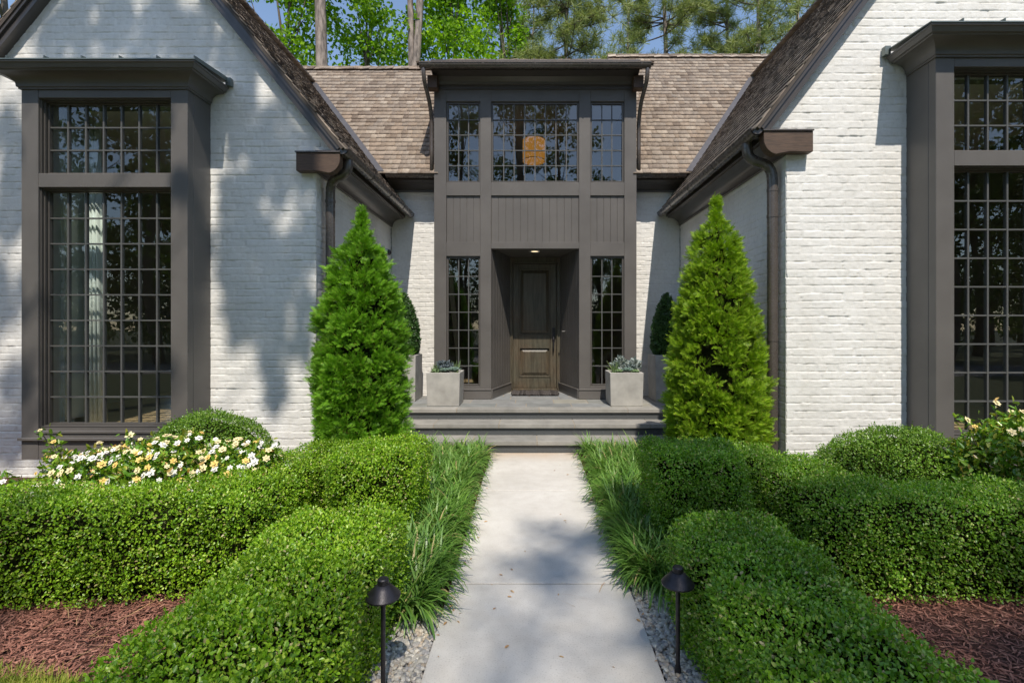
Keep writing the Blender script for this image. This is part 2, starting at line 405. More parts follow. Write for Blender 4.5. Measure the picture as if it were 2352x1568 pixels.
M['aloe'] = foliage('aloe_leaf', [(0.12,0.22,0.09),(0.20,0.31,0.14),(0.30,0.36,0.18)], 0.45, 0.15, 0.4)
M['deep'] = foliage('purple_grey_leaf', [(0.08,0.11,0.14),(0.14,0.17,0.21)], 0.6, 0.1, 0.3)

def lampmat():
    m, nt, bs = newmat('lit_linen_shade')
    bs.inputs['Base Color'].default_value = (0.36,0.20,0.08,1); bs.inputs['Roughness'].default_value = 0.9
    bs.inputs['Emission Color'].default_value = (1.0,0.44,0.09,1); bs.inputs['Emission Strength'].default_value = 0.22
    f = noise(nt, coords(nt), 60, 3); bump(nt, bs, f, 0.2, 0.003); return m
M['shade_lit'] = lampmat()
m, nt, bs = newmat('lamp_glow'); bs.inputs['Emission Color'].default_value = (1,0.8,0.5,1); bs.inputs['Emission Strength'].default_value = 1.2; M['glow'] = m

# ================================================================ SETTING
YL, YLB = 5.55, 5.18       # left wing front wall, left bay front
YR, YRB = 5.04, 4.68       # right wing
XL, XR = -2.385, 2.60      # side walls of the court
YM, YE = 8.60, 8.15        # main wall, entry bay front
ZP = 0.464                 # porch floor

def struct(mb, name, mat, **k):
    o = mb.build(name, mat, **k); o['kind'] = 'structure'; return o
g = MB(); g.v = [(-200,-200,-0.06),(200,-200,-0.06),(200,300,-0.06),(-200,300,-0.06)]; g.f = [(0,1,2,3)]
struct(g, 'ground', M['lawn'])
b = MB()
def bed(poly):
    n = len(poly); b.add([(x, y, -0.03) for x, y in poly], [tuple(range(n))])
bed([(-9,2.75),(-3.2,2.5),(-2.55,2.44),(-2.1,2.34),(-1.7,2.1),(-1.3,0.9),(-0.49,0.6),(-0.49,6.6),(-2.5,8.7),(-9,8.7)])
bed([(0.61,0.6),(1.4,0.9),(1.9,1.6),(2.55,2.22),(3.6,2.5),(9,2.7),(9,8.7),(2.6,8.7),(0.61,6.6)])
struct(b, 'mulch_bed', M['mulch'])
p = MB()
p.box(-0.506, 0.634, -3.0, 3.193, -0.12, 0.0); p.box(-0.506, 0.634, 3.207, 5.014, -0.12, 0.0); p.box(-0.506, 0.634, 5.028, 6.54, -0.12, 0.0)
struct(p, 'path', M['concrete'], bevel=0.006, seg=2)
d = MB().box(-40, 40, -12.5, -7.5, -0.10, -0.052); struct(d, 'driveway', M['drive'])

# ================================================================ HOUSE
house = thing('house', (0, 8, 0), 'white painted brick house with two gabled wings and bronze trim around a court', 'house')

# ---- painted brick wall panels: real relief
def hash2(i, j, s=0):
    x = np.sin(i*127.1 + j*311.7 + s*74.7)*43758.5453
    return x - np.floor(x)
def vnoise(x, y, s=0):
    i, j = np.floor(x), np.floor(y); fx, fy = x - i, y - j
    fx = fx*fx*(3-2*fx); fy = fy*fy*(3-2*fy)
    return (hash2(i,j,s)*(1-fx) + hash2(i+1,j,s)*fx)*(1-fy) + (hash2(i,j+1,s)*(1-fx) + hash2(i+1,j+1,s)*fx)*fy
def brick_h(u, z, s):
    zz = z + 0.003*(vnoise(u*3.1, z*4, s+5) - 0.5)*2
    RH, BW = 0.0795, 0.212
    row = np.floor(zz/RH); fz = zz/RH - row
    off = (row % 2)*0.5 + 0.12*(hash2(row, row*0, s) - 0.5)
    hdr = (np.mod(row, 6) == 3); bw = np.where(hdr, BW*0.5, BW)
    uu = (u + 0.006*(vnoise(u*9, z*9, s+7)-0.5))/bw + off; colm = np.floor(uu); fu = uu - colm
    dz = np.minimum(fz, 1-fz)*RH; du = np.minimum(fu, 1-fu)*bw
    jz = np.clip(1.5 - dz/0.0052, 0, 1); ju = np.clip(1.5 - du/0.0075, 0, 1)
    fill = np.clip(0.50*hash2(np.floor(zz/RH + 0.5), np.floor(uu), s+21) + 0.35*vnoise(u*14, z*13, s+9) + 0.25*vnoise(u*41, z*13, s+15), 0, 1)
    jd = 0.0080*np.clip(2.4*fill - 0.78, 0.13, 1)
    h = -np.maximum(jz, ju)*jd
    rb = hash2(row, colm, s+1); tl = hash2(row, colm, s+2) - 0.5; tl2 = hash2(row, colm, s+3) - 0.5
    h += (rb - 0.5)*0.0042 + tl*(fz-0.5)*0.003 + tl2*(fu-0.5)*0.005
    h += 0.0018*(vnoise(u*24, z*30, s+11) - 0.5) + 0.0014*(vnoise(u*60, z*75, s+12) - 0.5)
    # chips on the odd brick edge
    h -= 0.009*np.clip(vnoise(u*22, z*26, s+13) - 0.82, 0, 1)*5*jz
    return h - 0.006

def wall(o, ud, nrm, u0, u1, z0, z1, keep=None, s=0, du=0.0145, dz=0.0072):
    nu, nz = int(math.ceil((u1-u0)/du)), int(math.ceil((z1-z0)/dz))
    U, Z = np.meshgrid(np.linspace(u0, u1, nu+1), np.linspace(z0, z1, nz+1))
    h = brick_h(U, Z, s)
    o, ud, nrm = np.array(o, float), np.array(ud, float), np.array(nrm, float)
    V = o + U[..., None]*ud + Z[..., None]*np.array([0,0,1.0]) + h[..., None]*nrm
    idx = np.arange((nu+1)*(nz+1)).reshape(nz+1, nu+1)
    Q = np.stack([idx[:-1,:-1], idx[:-1,1:], idx[1:,1:], idx[1:,:-1]], -1).reshape(-1, 4)
    if keep is not None:
        uc = (U[:-1,:-1] + U[1:,1:]).ravel()/2; zc = (Z[:-1,:-1] + Z[1:,1:]).ravel()/2
        Q = Q[keep(uc, zc)]
    used = np.unique(Q); mp = np.zeros((nu+1)*(nz+1), int); mp[used] = np.arange(len(used))
    return V.reshape(-1,3)[used], mp[Q]

# roof numbers
LC, LS, LE, LZ = -4.448, 1.24, -2.03, 3.60      # left wing: ridge x, slope, eave x, eave z
RC, RS, RE, RZ = 4.66, 1.318, 2.25, 3.62
BLX0, BLX1 = -5.29, -3.56
BRX0, BRX1 = 3.823, 5.55
def ltop(x): return LZ + LS*(np.abs(LE - LC) - np.abs(x - LC)) - 0.06
def rtop(x): return RZ + RS*(np.abs(RE - RC) - np.abs(x - RC)) - 0.06
wl = wall((0,YL,0), (1,0,0), (0,-1,0), -6.9, LE-0.09, -0.1, 6.6, lambda u, z: (z < ltop(u)) & ((u < XL) | (z > LZ-0.05)) & ((u > -6.52) | (z > LZ-0.05)) & ~((u > BLX0+0.1) & (u < BLX1-0.1) & (z > 0.5) & (z < 4.1)), 1)
wls = wall((XL,0,0), (0,1,0), (1,0,0), YL, YM, -0.1, 3.62, None, 2)
arrmesh('wall', *merge([wl, wls]), M['brick'], house, True)['label'] = 'left wing wall of painted brick under dappled shade'
wr = wall((0,YR,0), (1,0,0), (0,-1,0), RE+0.09, 7.1, -0.1, 6.9, lambda u, z: (z < rtop(u)) & ((u > XR) | (z > RZ-0.04)) & ~((u > BRX0+0.1) & (u < BRX1-0.1) & (z > 0.5) & (z < 4.15)), 21)
wrs = wall((XR,0,0), (0,1,0), (-1,0,0), YR, YM, -0.1, 3.64, None, 4)
arrmesh('wall', *merge([wr, wrs]), M['brick'], house, True)['label'] = 'right wing wall of painted brick in full sun'
arrmesh('wall', *wall((0,YM,0), (1,0,0), (0,-1,0), XL, -1.56, 0.3, 4.25, None, 5), M['brick'], house, True)['label'] = 'narrow recessed wall left of the entry bay'
arrmesh('wall', *wall((0,YM,0), (1,0,0), (0,-1,0), 1.754, XR, 0.3, 4.25, None, 6), M['brick'], house, True)['label'] = 'narrow recessed wall right of the entry bay'

# ---- shingled roofs
def shingles(o, u, v, U, V, expo=0.132, keep=None, seed=1, hang=0.0):
    r = np.random.default_rng(seed)
    o, u, v = (np.array(t, float) for t in (o, u, v)); u /= np.linalg.norm(u); v /= np.linalg.norm(v)
    n = np.cross(u, v)
    if n[2] < 0: n = -n
    VV, QQ = [], []; k = 0
    rows = int(V/expo) + 1
    for i in range(rows):
        y0 = i*expo - 0.03
        x = -r.uniform(0, 0.12)
        while x < U:
            w = r.choice([0.075,0.10,0.125,0.15,0.18])*r.uniform(0.9, 1.1)
            xa, xb = max(x, 0), min(x + w - r.uniform(0.002,0.006), U); x += w
            if xb - xa < 0.02: continue
            if keep is not None and not keep((xa+xb)/2, y0 + expo/2): continue
            ya = y0 + r.normal(0, 0.0028); yb = min(y0 + expo*1.75, V + 0.02)
            t = r.uniform(0.012, 0.017) + 0.009; sk = r.normal(0, 0.002); c = r.normal(0, 0.0012)
            pts = [(xa,ya,0.004),(xb,ya+sk,0.004),(xb,ya+sk,t+c),(xa,ya,t-c),(xa,yb,0.003),(xb,yb,0.003)]
            VV += [o + a*u + b_*v + h*n for a, b_, h in pts]
            QQ += [(k,k+1,k+2,k+3),(k+3,k+2,k+5,k+4),(k,k+3,k+4,k+4),(k+1,k+5,k+2,k+2)]
            k += 6
    VV = np.array(VV); QQ = np.array(QQ)
    # side faces are triangles: keep everything quads by splitting off a mid vertex
    tri = QQ[:, 2] == QQ[:, 3]
    q4 = QQ[~tri]
    global LAST_MI
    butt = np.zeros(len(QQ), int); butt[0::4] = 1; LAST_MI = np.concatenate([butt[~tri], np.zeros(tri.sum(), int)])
    mid = (VV[QQ[tri][:, 0]] + VV[QQ[tri][:, 2]])/2
    mi = len(VV) + np.arange(len(mid))
    t = QQ[tri]
    q4b = np.stack([t[:,0], t[:,1], t[:,2], mi], 1)
    return np.concatenate([VV, mid]), np.concatenate([q4, q4b])

def slab(mb, o, u, v, U, V, th):
    o, u, v = (np.array(t, float) for t in (o, u, v)); u /= np.linalg.norm(u); v /= np.linalg.norm(v)
    n = np.cross(u, v); n = n if n[2] > 0 else -n
    mb.prism([o, o+u*U, o+u*U+v*V, o+v*V], -n*th)

def wing_roof(xe, xc, ze, sl, y0, y1, sgn, seed, label):
    run = abs(xc - xe); L = run*math.hypot(1, sl)
    xo = xc + (xc - xe)
    keep = None
    a = shingles((xe, y0, ze), (0,1,0), (xc-xe, 0, run*sl), y1-y0, L, seed=seed)
    ma = LAST_MI
    c = shingles((xo, y0, ze), (0,1,0), (xc-xo, 0, run*sl), y1-y0, L, seed=seed+50)
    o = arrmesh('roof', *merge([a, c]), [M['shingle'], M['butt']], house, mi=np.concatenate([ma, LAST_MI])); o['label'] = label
    mb = MB()
    slab(mb, (xe, y0, ze), (0,1,0), (xc-xe,0,run*sl), y1-y0, L, 0.03)
    slab(mb, (xo, y0, ze), (0,1,0), (xc-xo,0,run*sl), y1-y0, L, 0.03)
    mb.build('roof_deck', M['roof_deck'], o)
    # ridge caps
    rc = MB(); y = y0
    while y < y1:
        rc.obox((xc, y+0.1, ze+run*sl+0.03), (0.10,0,0), (0,0.1,0.004), (0,0,0.012)); y += 0.14
    rc.build('ridge_cap', M['shingle'], o)
    # rake boards on the gable
    tr = MB()
    for ex in (xe, xo):
        d = np.array([xc-ex, 0, run*sl]); d /= np.linalg.norm(d); nn = np.array([-d[2], 0, d[0]]); nn = nn if nn[2] > 0 else -nn
        p0 = np.array([ex, 0, ze]) + d*0.03; p1 = np.array([xc, 0, ze + run*sl])
        yw = y0 + 0.13
        for dn0, dn1, ya, yb in ((-0.035, -0.125, y0+0.035, yw+0.01), (-0.03, -0.062, y0+0.012, y0+0.034)):
            q = [p0 + nn*dn0, p1 + nn*dn0, p1 + nn*dn1, p0 + nn*dn1]
            tr.prism([(t[0], ya, t[2]) for t in q], (0, yb-ya, 0))
        # closed eave end in line with the gable
        xw = XL if xc < 0 else XR
        if ex == xe:
            sg = 1 if ex > xc else -1
            tr.prism([(ex-sg*0.01, yw+0.014, ze-0.05), (xw-sg*0.02, yw+0.014, ze-0.05), (xw-sg*0.02, yw+0.014, ze+abs(xw-ex)*sl-0.07)], (0, 0.06, 0))
    tr.build('rake_board', M['eave'], house)
wing_roof(LE, LC, LZ, LS, YL-0.13, 10.6, 1, 3, 'steep cedar shingle roof of the left wing')
wing_roof(RE, RC, RZ, RS, YR-0.13, 10.9, -1, 4, 'steep cedar shingle roof of the right wing')

MS = 1.25; ME_Y, ME_Z = 8.17, 4.17
def main_roof(x0, x1, ytop, seed, label):
    L = (ytop - ME_Y)*math.hypot(1, MS)
    a = shingles((x0, ME_Y, ME_Z), (1,0,0), (0,1,MS), x1-x0, L, seed=seed)
    ma = LAST_MI
    bk = shingles((x0, 2*ytop-ME_Y, ME_Z), (1,0,0), (0,-1,MS), x1-x0, L, expo=0.26, seed=seed+9)
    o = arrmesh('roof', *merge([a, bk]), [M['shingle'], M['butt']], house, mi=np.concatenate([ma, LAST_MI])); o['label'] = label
    mb = MB(); slab(mb, (x0,ME_Y,ME_Z), (1,0,0), (0,1,MS), x1-x0, L, 0.03); slab(mb, (x0,2*ytop-ME_Y,ME_Z), (1,0,0), (0,-1,MS), x1-x0, L, 0.03)
    mb.build('roof_deck', M['roof_deck'], o)
    rc = MB(); x = x0; zt = ME_Z + (ytop-ME_Y)*MS; r = random.Random(seed)
    while x < x1:
        for s in (-1, 1):
            rc.obox((x+0.09, ytop+s*0.045, zt+0.012+r.uniform(0,0.008)), (0.085,0,r.uniform(-0.006,0.01)), (0,0.05,-s*0.05), (0,0.006,0.006))
        x += 0.165
    rc.build('ridge_cap', M['shingle'], o)
main_roof(-6.0, -1.50, 10.49, 5, 'weathered shingle roof slope left of the dormer')
main_roof(1.70, 6.4, 10.85, 6, 'weathered shingle roof slope right of the dormer')
# dormer roof
DY0, DZ0, DY1, DZ1 = 7.76, 5.76, 10.87, 7.44
dl = math.hypot(DY1-DY0, DZ1-DZ0)
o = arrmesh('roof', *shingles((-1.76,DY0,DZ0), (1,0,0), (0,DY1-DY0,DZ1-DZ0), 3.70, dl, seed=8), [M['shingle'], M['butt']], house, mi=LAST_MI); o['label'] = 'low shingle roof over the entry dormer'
mb = MB(); slab(mb, (-1.76,DY0,DZ0), (1,0,0), (0,DY1-DY0,DZ1-DZ0), 3.70, dl, 0.04); mb.build('roof_deck', M['roof_deck'], o)
rc = MB(); x = -1.76
while x < 1.92:
    rc.obox((x+0.09, DY1-0.02, DZ1+0.02+random.uniform(0,0.01)), (0.085,0,random.uniform(-0.006,0.01)), (0,0.05,0.02), (0,0,0.007)); x += 0.165
rc.build('ridge_cap', M['shingle'], o)
# valley flashing
for xe, ze, sl, sg, xtop in ((LE, LZ, LS, -1, -4.40), (RE, RZ, RS, 1, 4.60)):
    pts = []
    for t in np.linspace(0, 1, 9):
        zv = ME_Z - 0.02 + t*(ze + abs(xtop-xe)*sl - ME_Z)
        xv = xe + sg*(zv - ze)/sl; yv = ME_Y + (zv - ME_Z)/MS
        pts.append((xv, yv, zv))
    mb = MB()
    rings = [[(x + sg*0.02, y, z+0.052), (x - sg*0.085, y, z+0.056), (x - sg*0.085, y, z+0.046), (x + sg*0.02, y, z+0.042)] for x, y, z in pts]
    mb.loft(rings); mb.build('valley_flashing', M['flash'], house)

# ---- eaves: crown, fascia, half round gutters
def half_round(mb, p0, p1, out, r=0.066, n=12):
    """open half-round gutter from p0 to p1 (rim centre line)"""
    p0, p1, out = (np.array(t, float) for t in (p0, p1, out)); up = np.array([0,0,1.0])
    prof = [(r*math.cos(a), r*math.sin(a)) for a in np.linspace(PI*1.0, PI*2.0, n)]
    inner = [(0.9*x, 0.9*z + 0.002) for x, z in prof][::-1]
    bead = [(r + 0.008*math.cos(a), 0.006 + 0.008*math.sin(a)) for a in np.linspace(-PI*0.6, PI*0.9, 6)]
    ring = prof + bead + inner
    mb.loft([[tuple(p + out*x + up*z) for x, z in ring] for p in (p0, p1)])
    for p in (p0, p1):       # end caps
        cap = [tuple(p + out*x + up*z) for x, z in prof]
        d = (p1-p0)/np.linalg.norm(p1-p0)*0.004*(1 if p is p0 else -1)
        mb.prism(cap, d)
def bands(mb, p0, p1, out, ts, r=0.066, w=0.012):
    p0, p1, out = (np.array(t, float) for t in (p0, p1, out)); up = np.array([0,0,1.0]); d = (p1-p0)/np.linalg.norm(p1-p0)
    for t in ts:
        c = p0 + (p1-p0)*t
        prof = [((r+0.006)*math.cos(a), (r+0.006)*math.sin(a)) for a in np.linspace(PI, 2*PI, 12)]
        inn = [(r*0.96*math.cos(a), r*0.96*math.sin(a)) for a in np.linspace(2*PI, PI, 12)]
        mb.loft([[tuple(q + out*x + up*z) for x, z in prof+inn] for q in (c - d*w, c + d*w)])

def crown(mb, p0, p1, out, prof):
    p0, p1, out = (np.array(t, float) for t in (p0, p1, out)); up = np.array([0,0,1.0])
    mb.loft([[tuple(p + out*a + up*z) for a, z in prof] for p in (p0, p1)])

cove = [(0.0,0.0),(0.028,0.0),(0.028,0.022)] + [(0.028 + 0.17*(1-math.cos(t)), 0.022 + 0.115*math.sin(t)) for t in np.linspace(0.1, PI/2, 8)] + [(0.215,0.137),(0.215,0.155),(0.245,0.155),(0.245,0.245),(0.0,0.245)]
for xw, ze, sg, y0 in ((XL, LZ, 1, YL), (XR, RZ, -1, YR)):
    c = MB(); crown(c, (xw, y0-0.02, ze-0.235), (xw, YM-0.02, ze-0.235), (sg,0,0), cove); c.build('eave_cornice', M['eave'], house, bevel=0.002)
    gt = MB(); gp0, gp1 = (xw+sg*0.338, y0-0.10, ze-0.004), (xw+sg*0.338, YM-0.05, ze-0.022)
    half_round(gt, gp0, gp1, (sg,0,0)); bands(gt, gp0, gp1, (sg,0,0), (0.30, 0.56, 0.80), w=0.006)
    gt.build('gutter', M['gutter'], house, True, auto=R(35))
    # curved wooden beam end on the gable face
    bm_ = MB(); xi, xo_ = (-2.555, -2.075) if sg > 0 else (2.815, 2.325)
    zt, zb = ze-0.045, ze-0.245
    if sg < 0: zt, zb = ze-0.03, ze-0.235
    q = [(xi, zt), (xi, zb)]
    cxq = xo_ - sg*0.15
    q += [(cxq + sg*0.15*math.sin(t), zb - 0.03 + (0.155)*(1-math.cos(t))) for t in np.linspace(0, PI/2, 9)]
    q[2] = (cxq, zb-0.02); q.insert(2, (cxq - sg*0.10, zb))
    q += [(xo_, zt)]
    bm_.prism([(x, y0-0.105, z) for x, z in q], (0, 0.10, 0))
    bo = bm_.build('beam_end', M['beam'], house, bevel=0.004)
    MB().box(min(xi,xo_)-0.008, max(xi,xo_)+0.004, y0-0.118, y0-0.002, zt, zt+0.014).build('metal_cap', M['gutter'], bo)
# downspouts
dl_ = MB()
xg = XL + 0.325
pth = [(xg, YL+0.10, LZ-0.045), (xg, YL+0.10, LZ-0.10)] + list(bez((xg,YL+0.10,LZ-0.12), (xg, YL+0.10, LZ-0.30), (XL+0.085, YL+0.16, LZ-0.17), (XL+0.085, YL+0.20, LZ-0.42), 12)) + [(XL+0.085, YL+0.20, z) for z in (3.0, 1.5, -0.05)]
dl_.tube(pth, 0.053, 16)
for z in (3.08, 1.6): dl_.lathe([(0.058,0),(0.058,0.03)], (XL+0.085,YL+0.20,z), 14)
dl_.build('downspout', M['gutter'], house, True, auto=R(35))
dr_ = MB(); xg = XR - 0.325
pth = [(xg, YR+0.16, RZ-0.04), (xg, YR+0.16, RZ-0.09)] + list(bez((xg,YR+0.16,RZ-0.11), (xg, YR+0.16, RZ-0.34), (XR-0.075, YR+0.13, RZ-0.17), (XR-0.075, YR+0.13, RZ-0.46), 12)) + [(XR-0.075, YR+0.13, z) for z in (3.0, 1.5, -0.05)]
dr_.tube(pth, 0.053, 16)
for z in (3.05, 2.78, 1.5): dr_.lathe([(0.057,0),(0.057,0.03)], (XR-0.075,YR+0.13,z), 14)
dr_.build('downspout', M['gutter'], house, True, auto=R(35))

# main eaves each side of the entry
cove2 = [(0,0),(0.03,0),(0.03,0.03),(0.08,0.05),(0.17,0.09),(0.26,0.11),(0.31,0.12),(0.31,0.19),(0,0.19)]
for x0, x1 in ((XL+0.02, -1.566), (1.758, XR-0.02)):
    c = MB(); crown(c, (x0, YM, ME_Z-0.20), (x1, YM, ME_Z-0.20), (0,-1,0), cove2); c.build('eave_cornice', M['eave'], house)
    gt = MB(); gp0, gp1 = (x0, YM-0.385, ME_Z-0.005), (x1, YM-0.385, ME_Z-0.005)
    half_round(gt, gp0, gp1, (0,-1,0), 0.062); bands(gt, gp0, gp1, (0,-1,0), (0.42, 0.85), 0.062, 0.009); gt.build('gutter', M['gutter'], house, True, auto=R(35))

# ---- bay windows
def window_sash(parent, x0, x1, z0, z1, y, cols, rows, fw, glass, frame_name='window_frame', as_part=False):
    fr = MB()
    fr.box(x0, x0+fw, y, y+0.05, z0, z1); fr.box(x1-fw, x1, y, y+0.05, z0, z1)
    fr.box(x0+fw, x1-fw, y+0.0, y+0.05, z0, z0+fw*1.1); fr.box(x0+fw, x1-fw, y+0.0, y+0.05, z1-fw, z1)
    f = fr.build(frame_name, M['sash'], parent, bevel=0.003)
    gx0, gx1, gz0, gz1 = x0+fw, x1-fw, z0+fw*1.1, z1-fw
    pr = f if as_part else parent
    mu = MB(); w = 0.0085
    for i in range(1, cols):
        x = gx0 + (gx1-gx0)*i/cols; mu.box(x-w, x+w, y+0.010, y+0.044, gz0, gz1)
    for j in range(1, rows):
        z = gz0 + (gz1-gz0)*j/rows
        for i in range(cols):
            xa = gx0 + (gx1-gx0)*i/cols + (w if i else 0); xb = gx0 + (gx1-gx0)*(i+1)/cols - (w if i < cols-1 else 0)
            mu.box(xa, xb, y+0.012, y+0.042, z-w*0.85, z+w*0.85)
    mu.build('glazing_bars', M['muntin'], pr)
    MB().add([(gx0-0.002, y+0.027, gz0-0.002), (gx1+0.002, y+0.027, gz0-0.002), (gx1+0.002, y+0.027, gz1+0.002), (gx0-0.002, y+0.027, gz1+0.002)], [(0,1,2,3)]).build('pane', glass, pr)
    return f

def bay(x0, x1, yf, yw, dz, label, cols=7):
    c = MB(); t = 0.175
    zo = dict(sk=0.27, sill=0.60, b1=3.10, b2=3.245, h=4.03, top=4.16)
    zo = {k: v + (dz if k not in ('sk', 'sill') else dz*0.4) for k, v in zo.items()}
    th = 0.09
    c.box(x0, x0+t, yf, yf+th, zo['sk'], zo['top']); c.box(x1-t, x1, yf, yf+th, zo['sk'], zo['top'])       # stiles
    c.box(x0+t, x1-t, yf+0.002, yf+th, zo['h'], zo['top']); c.box(x0+t, x1-t, yf+0.002, yf+th, zo['b1'], zo['b2'])
    c.box(x0+t, x1-t, yf+0.004, yf+th, zo['sk'], zo['sill']-0.06)
    c.box(x0, x0+0.05, yf+th, yw+0.15, zo['sk'], zo['top']); c.box(x1-0.05, x1, yf+th, yw+0.15, zo['sk'], zo['top'])   # cheeks
    c.box(x0+0.05, x1-0.05, yf+th, yw+0.15, zo['top']-0.05, zo['top']-0.004); c.box(x0+0.05, x1-0.05, yf+th, yw+0.15, zo['sk']+0.002, zo['sk']+0.05)
    o = c.build('bay_window', M['trim'], house, bevel=0.004); o['label'] = label
    # sill mouldings
    s = MB(); s.box(x0+t+0.002, x1-t-0.002, yf-0.012, yf+th, zo['sill']-0.06, zo['sill']-0.03); s.box(x0-0.012, x1+0.012, yf-0.035, yf-0.001, zo['sill']-0.13, zo['sill']-0.10)
    s.box(x0+t+0.002, x1-t-0.002, yf+0.03, yf+th, zo['sill']-0.03, zo['sill'])
    s.build('sill', M['trim'], o, bevel=0.004)
    # stepped casings inside the openings
    cs = MB()
    for za, zb in ((zo['sill'], zo['b1']), (zo['b2'], zo['h'])):
        for k, (dd, ww) in enumerate(((0.025, 0.010), (0.055, 0.020))):
            cs.box(x0+t, x0+t+ww, yf+dd, yf+dd+0.029, za, zb); cs.box(x1-t-ww, x1-t, yf+dd, yf+dd+0.029, za, zb)
            cs.box(x0+t+ww, x1-t-ww, yf+dd, yf+dd+0.029, zb-ww, zb); cs.box(x0+t+ww, x1-t-ww, yf+dd, yf+dd+0.029, za, za+ww*0.8)
    cs.build('casing', M['sash'], o, bevel=0.002)
    yg = yf + th - 0.006 + 0.006
    window_sash(o, x0+t, x1-t, zo['b2'], zo['h'], yg, cols, 3, 0.030, M['glass'])
    window_sash(o, x0+t, x1-t, zo['sill'], zo['b1'], yg, cols, 9, 0.030, M['glass'])
    ln = MB()
    for xa in (x0+0.052, x1-0.062): ln.box(xa, xa+0.01, yf+0.145, yw+0.30, zo['sill'], zo['top']-0.06)
    ln.box(x0-0.7, x0+0.051, yw+0.17, yw+0.18, 0.5, 4.1); ln.box(x1-0.051, x1+0.5, yw+0.17, yw+0.18, 0.5, 4.1)
    ln.build('inner_lining', M['wallin'], o)
    # crown cornice wrapping three sides
    zc = zo['top'] - 0.045
    prof = [(0.0, 0.0),(0.016,0.0),(0.016,0.014),(0.028,0.020),(0.030,0.040)] + [(0.030 + 0.125*(1-math.cos(a)), 0.04 + 0.082*math.sin(a)) for a in np.linspace(0.12, PI/2*0.98, 9)] + [(0.160,0.124),(0.163,0.134),(0.184,0.139),(0.190,0.150),(0.202,0.172),(0.216,0.182),(0.216,0.195),(0.0,0.199)]
    k = MB(); rings = []
    for of, z in prof:
        rings.append([(x0-of, yw-0.01, zc+z), (x0-of, yf-of, zc+z), (x1+of, yf-of, zc+z), (x1+of, yw-0.01, zc+z)])
    k.loft(rings, closed=False, cap=False)
    k.build('cornice', M['trim'], o)
    # standing seam metal roof
    zt = zc + 0.197; of = 0.225
    m_ = MB(); m_.prism([(x0-of, yf-of, zt), (x0-of, yw-0.02, zt+0.05), (x0-of, yw-0.02, zt+0.062), (x0-of, yf-of, zt+0.012)], (x1-x0+2*of, 0, 0))
    m_.box(x1+of-0.02, x1+of+0.035, yw-0.06, yw-0.004, zt+0.0, zt+0.085); m_.box(x0-of-0.035, x0-of+0.02, yw-0.06, yw-0.004, zt+0.0, zt+0.085)
    x = x1 + of - 0.012
    while x > x0 - of:
        m_.prism([(x, yf-of+0.004, zt+0.010), (x, yf-of+0.004, zt+0.040), (x, yw-0.03, zt+0.095), (x, yw-0.03, zt+0.055)], (0.008, 0, 0)); x -= 0.375
    m_.build('metal_roof', M['standing'], o)
    return o
bay(BLX0, BLX1, YLB, YL, 0.0, 'dark bay window in dappled shade with gridded panes')
bay(BRX0, BRX1, YRB, YR, 0.062, 'sunlit dark bay window cut by the picture edge')

# ---- entry facade
def ex(px): return wx(px, YE)
def ez(py): return wz(py, YE)
f = MB(); TH = 0.07
st = [(997,1025),(1103,1128),(1330,1356),(1434,1462)]
ztop = ez(203)
zb = ZP
f.box(ex(997), ex(1025), YE, YE+TH, zb, ztop); f.box(ex(1434), ex(1462), YE, YE+TH, zb, ztop)
f.box(ex(1103), ex(1128), YE, YE+TH, zb, ztop); f.box(ex(1330), ex(1356), YE, YE+TH, zb, ztop)
for (a, c2) in ((1025,1103),(1128,1330),(1356,1434)):
    for (p0, p1) in ((203,233),(419,449),(556,588 if a != 1128 else 571)):
        f.box(ex(a), ex(c2), YE+0.003, YE+TH, ez(p1), ez(p0))
    if a != 1128: f.box(ex(a), ex(c2), YE+0.003, YE+TH, zb, ez(887))
f.box(ex(997), ex(997)+0.05, YE+TH, 11.0, zb, ztop); f.box(ex(1462)-0.05, ex(1462), YE+TH, 11.0, zb, ztop)   # cheeks
fac = f.build('entry_facade', M['trim'], house, bevel=0.003)
fac['label'] = 'two storey bronze panelled entry bay with gridded windows'
for a, c2 in ((995,1129),(1329,1464)):
    bb = MB()
    bb.box(ex(a), ex(c2), YE-0.022, YE-0.001, zb+0.002, ez(893)); bb.box(ex(a)+0.002, ex(c2)-0.002, YE-0.034, YE-0.023, ez(893)-0.02, ez(893)+0.004)
    bb.build('baseboard', M['trim'], fac, bevel=0.005)
for a, c2, n in ((1025,1103,5),(1128,1330,12),(1356,1434,5)):
    pn = MB(); x0, x1 = ex(a), ex(c2); z0, z1 = ez(556), ez(449)
    for i in range(n):
        xa, xb = x0 + (x1-x0)*i/n, x0 + (x1-x0)*(i+1)/n
        pn.box(xa+0.0025, xb-0.0025, YE+0.030, YE+0.046, z0, z1)
    pn.box(x0, x1, YE+0.040, YE+0.060, z0, z1)
    pn.build('panel', M['trim'], fac, bevel=0.002)
def facade_window(a, c2, t, b2, cols, rows, lab, gm):
    w = window_sash(house, ex(a), ex(c2), ez(b2), ez(t), YE+0.035, cols, rows, 0.032, gm, 'window', True); w['label'] = lab
facade_window(1025,1103,233,419,3,5,'narrow upper window left in the dormer', M['glass_up'])
facade_window(1128,1330,233,419,8,5,'wide upper window with a lit drum pendant behind', M['glass_up'])
facade_window(1356,1434,233,419,3,5,'narrow upper window right, reflecting blue sky', M['glass_up'])
facade_window(1025,1103,588,887,3,7,'tall sidelight left of the door', M['glass'])
facade_window(1356,1434,588,887,3,7,'tall sidelight right of the door', M['glass'])

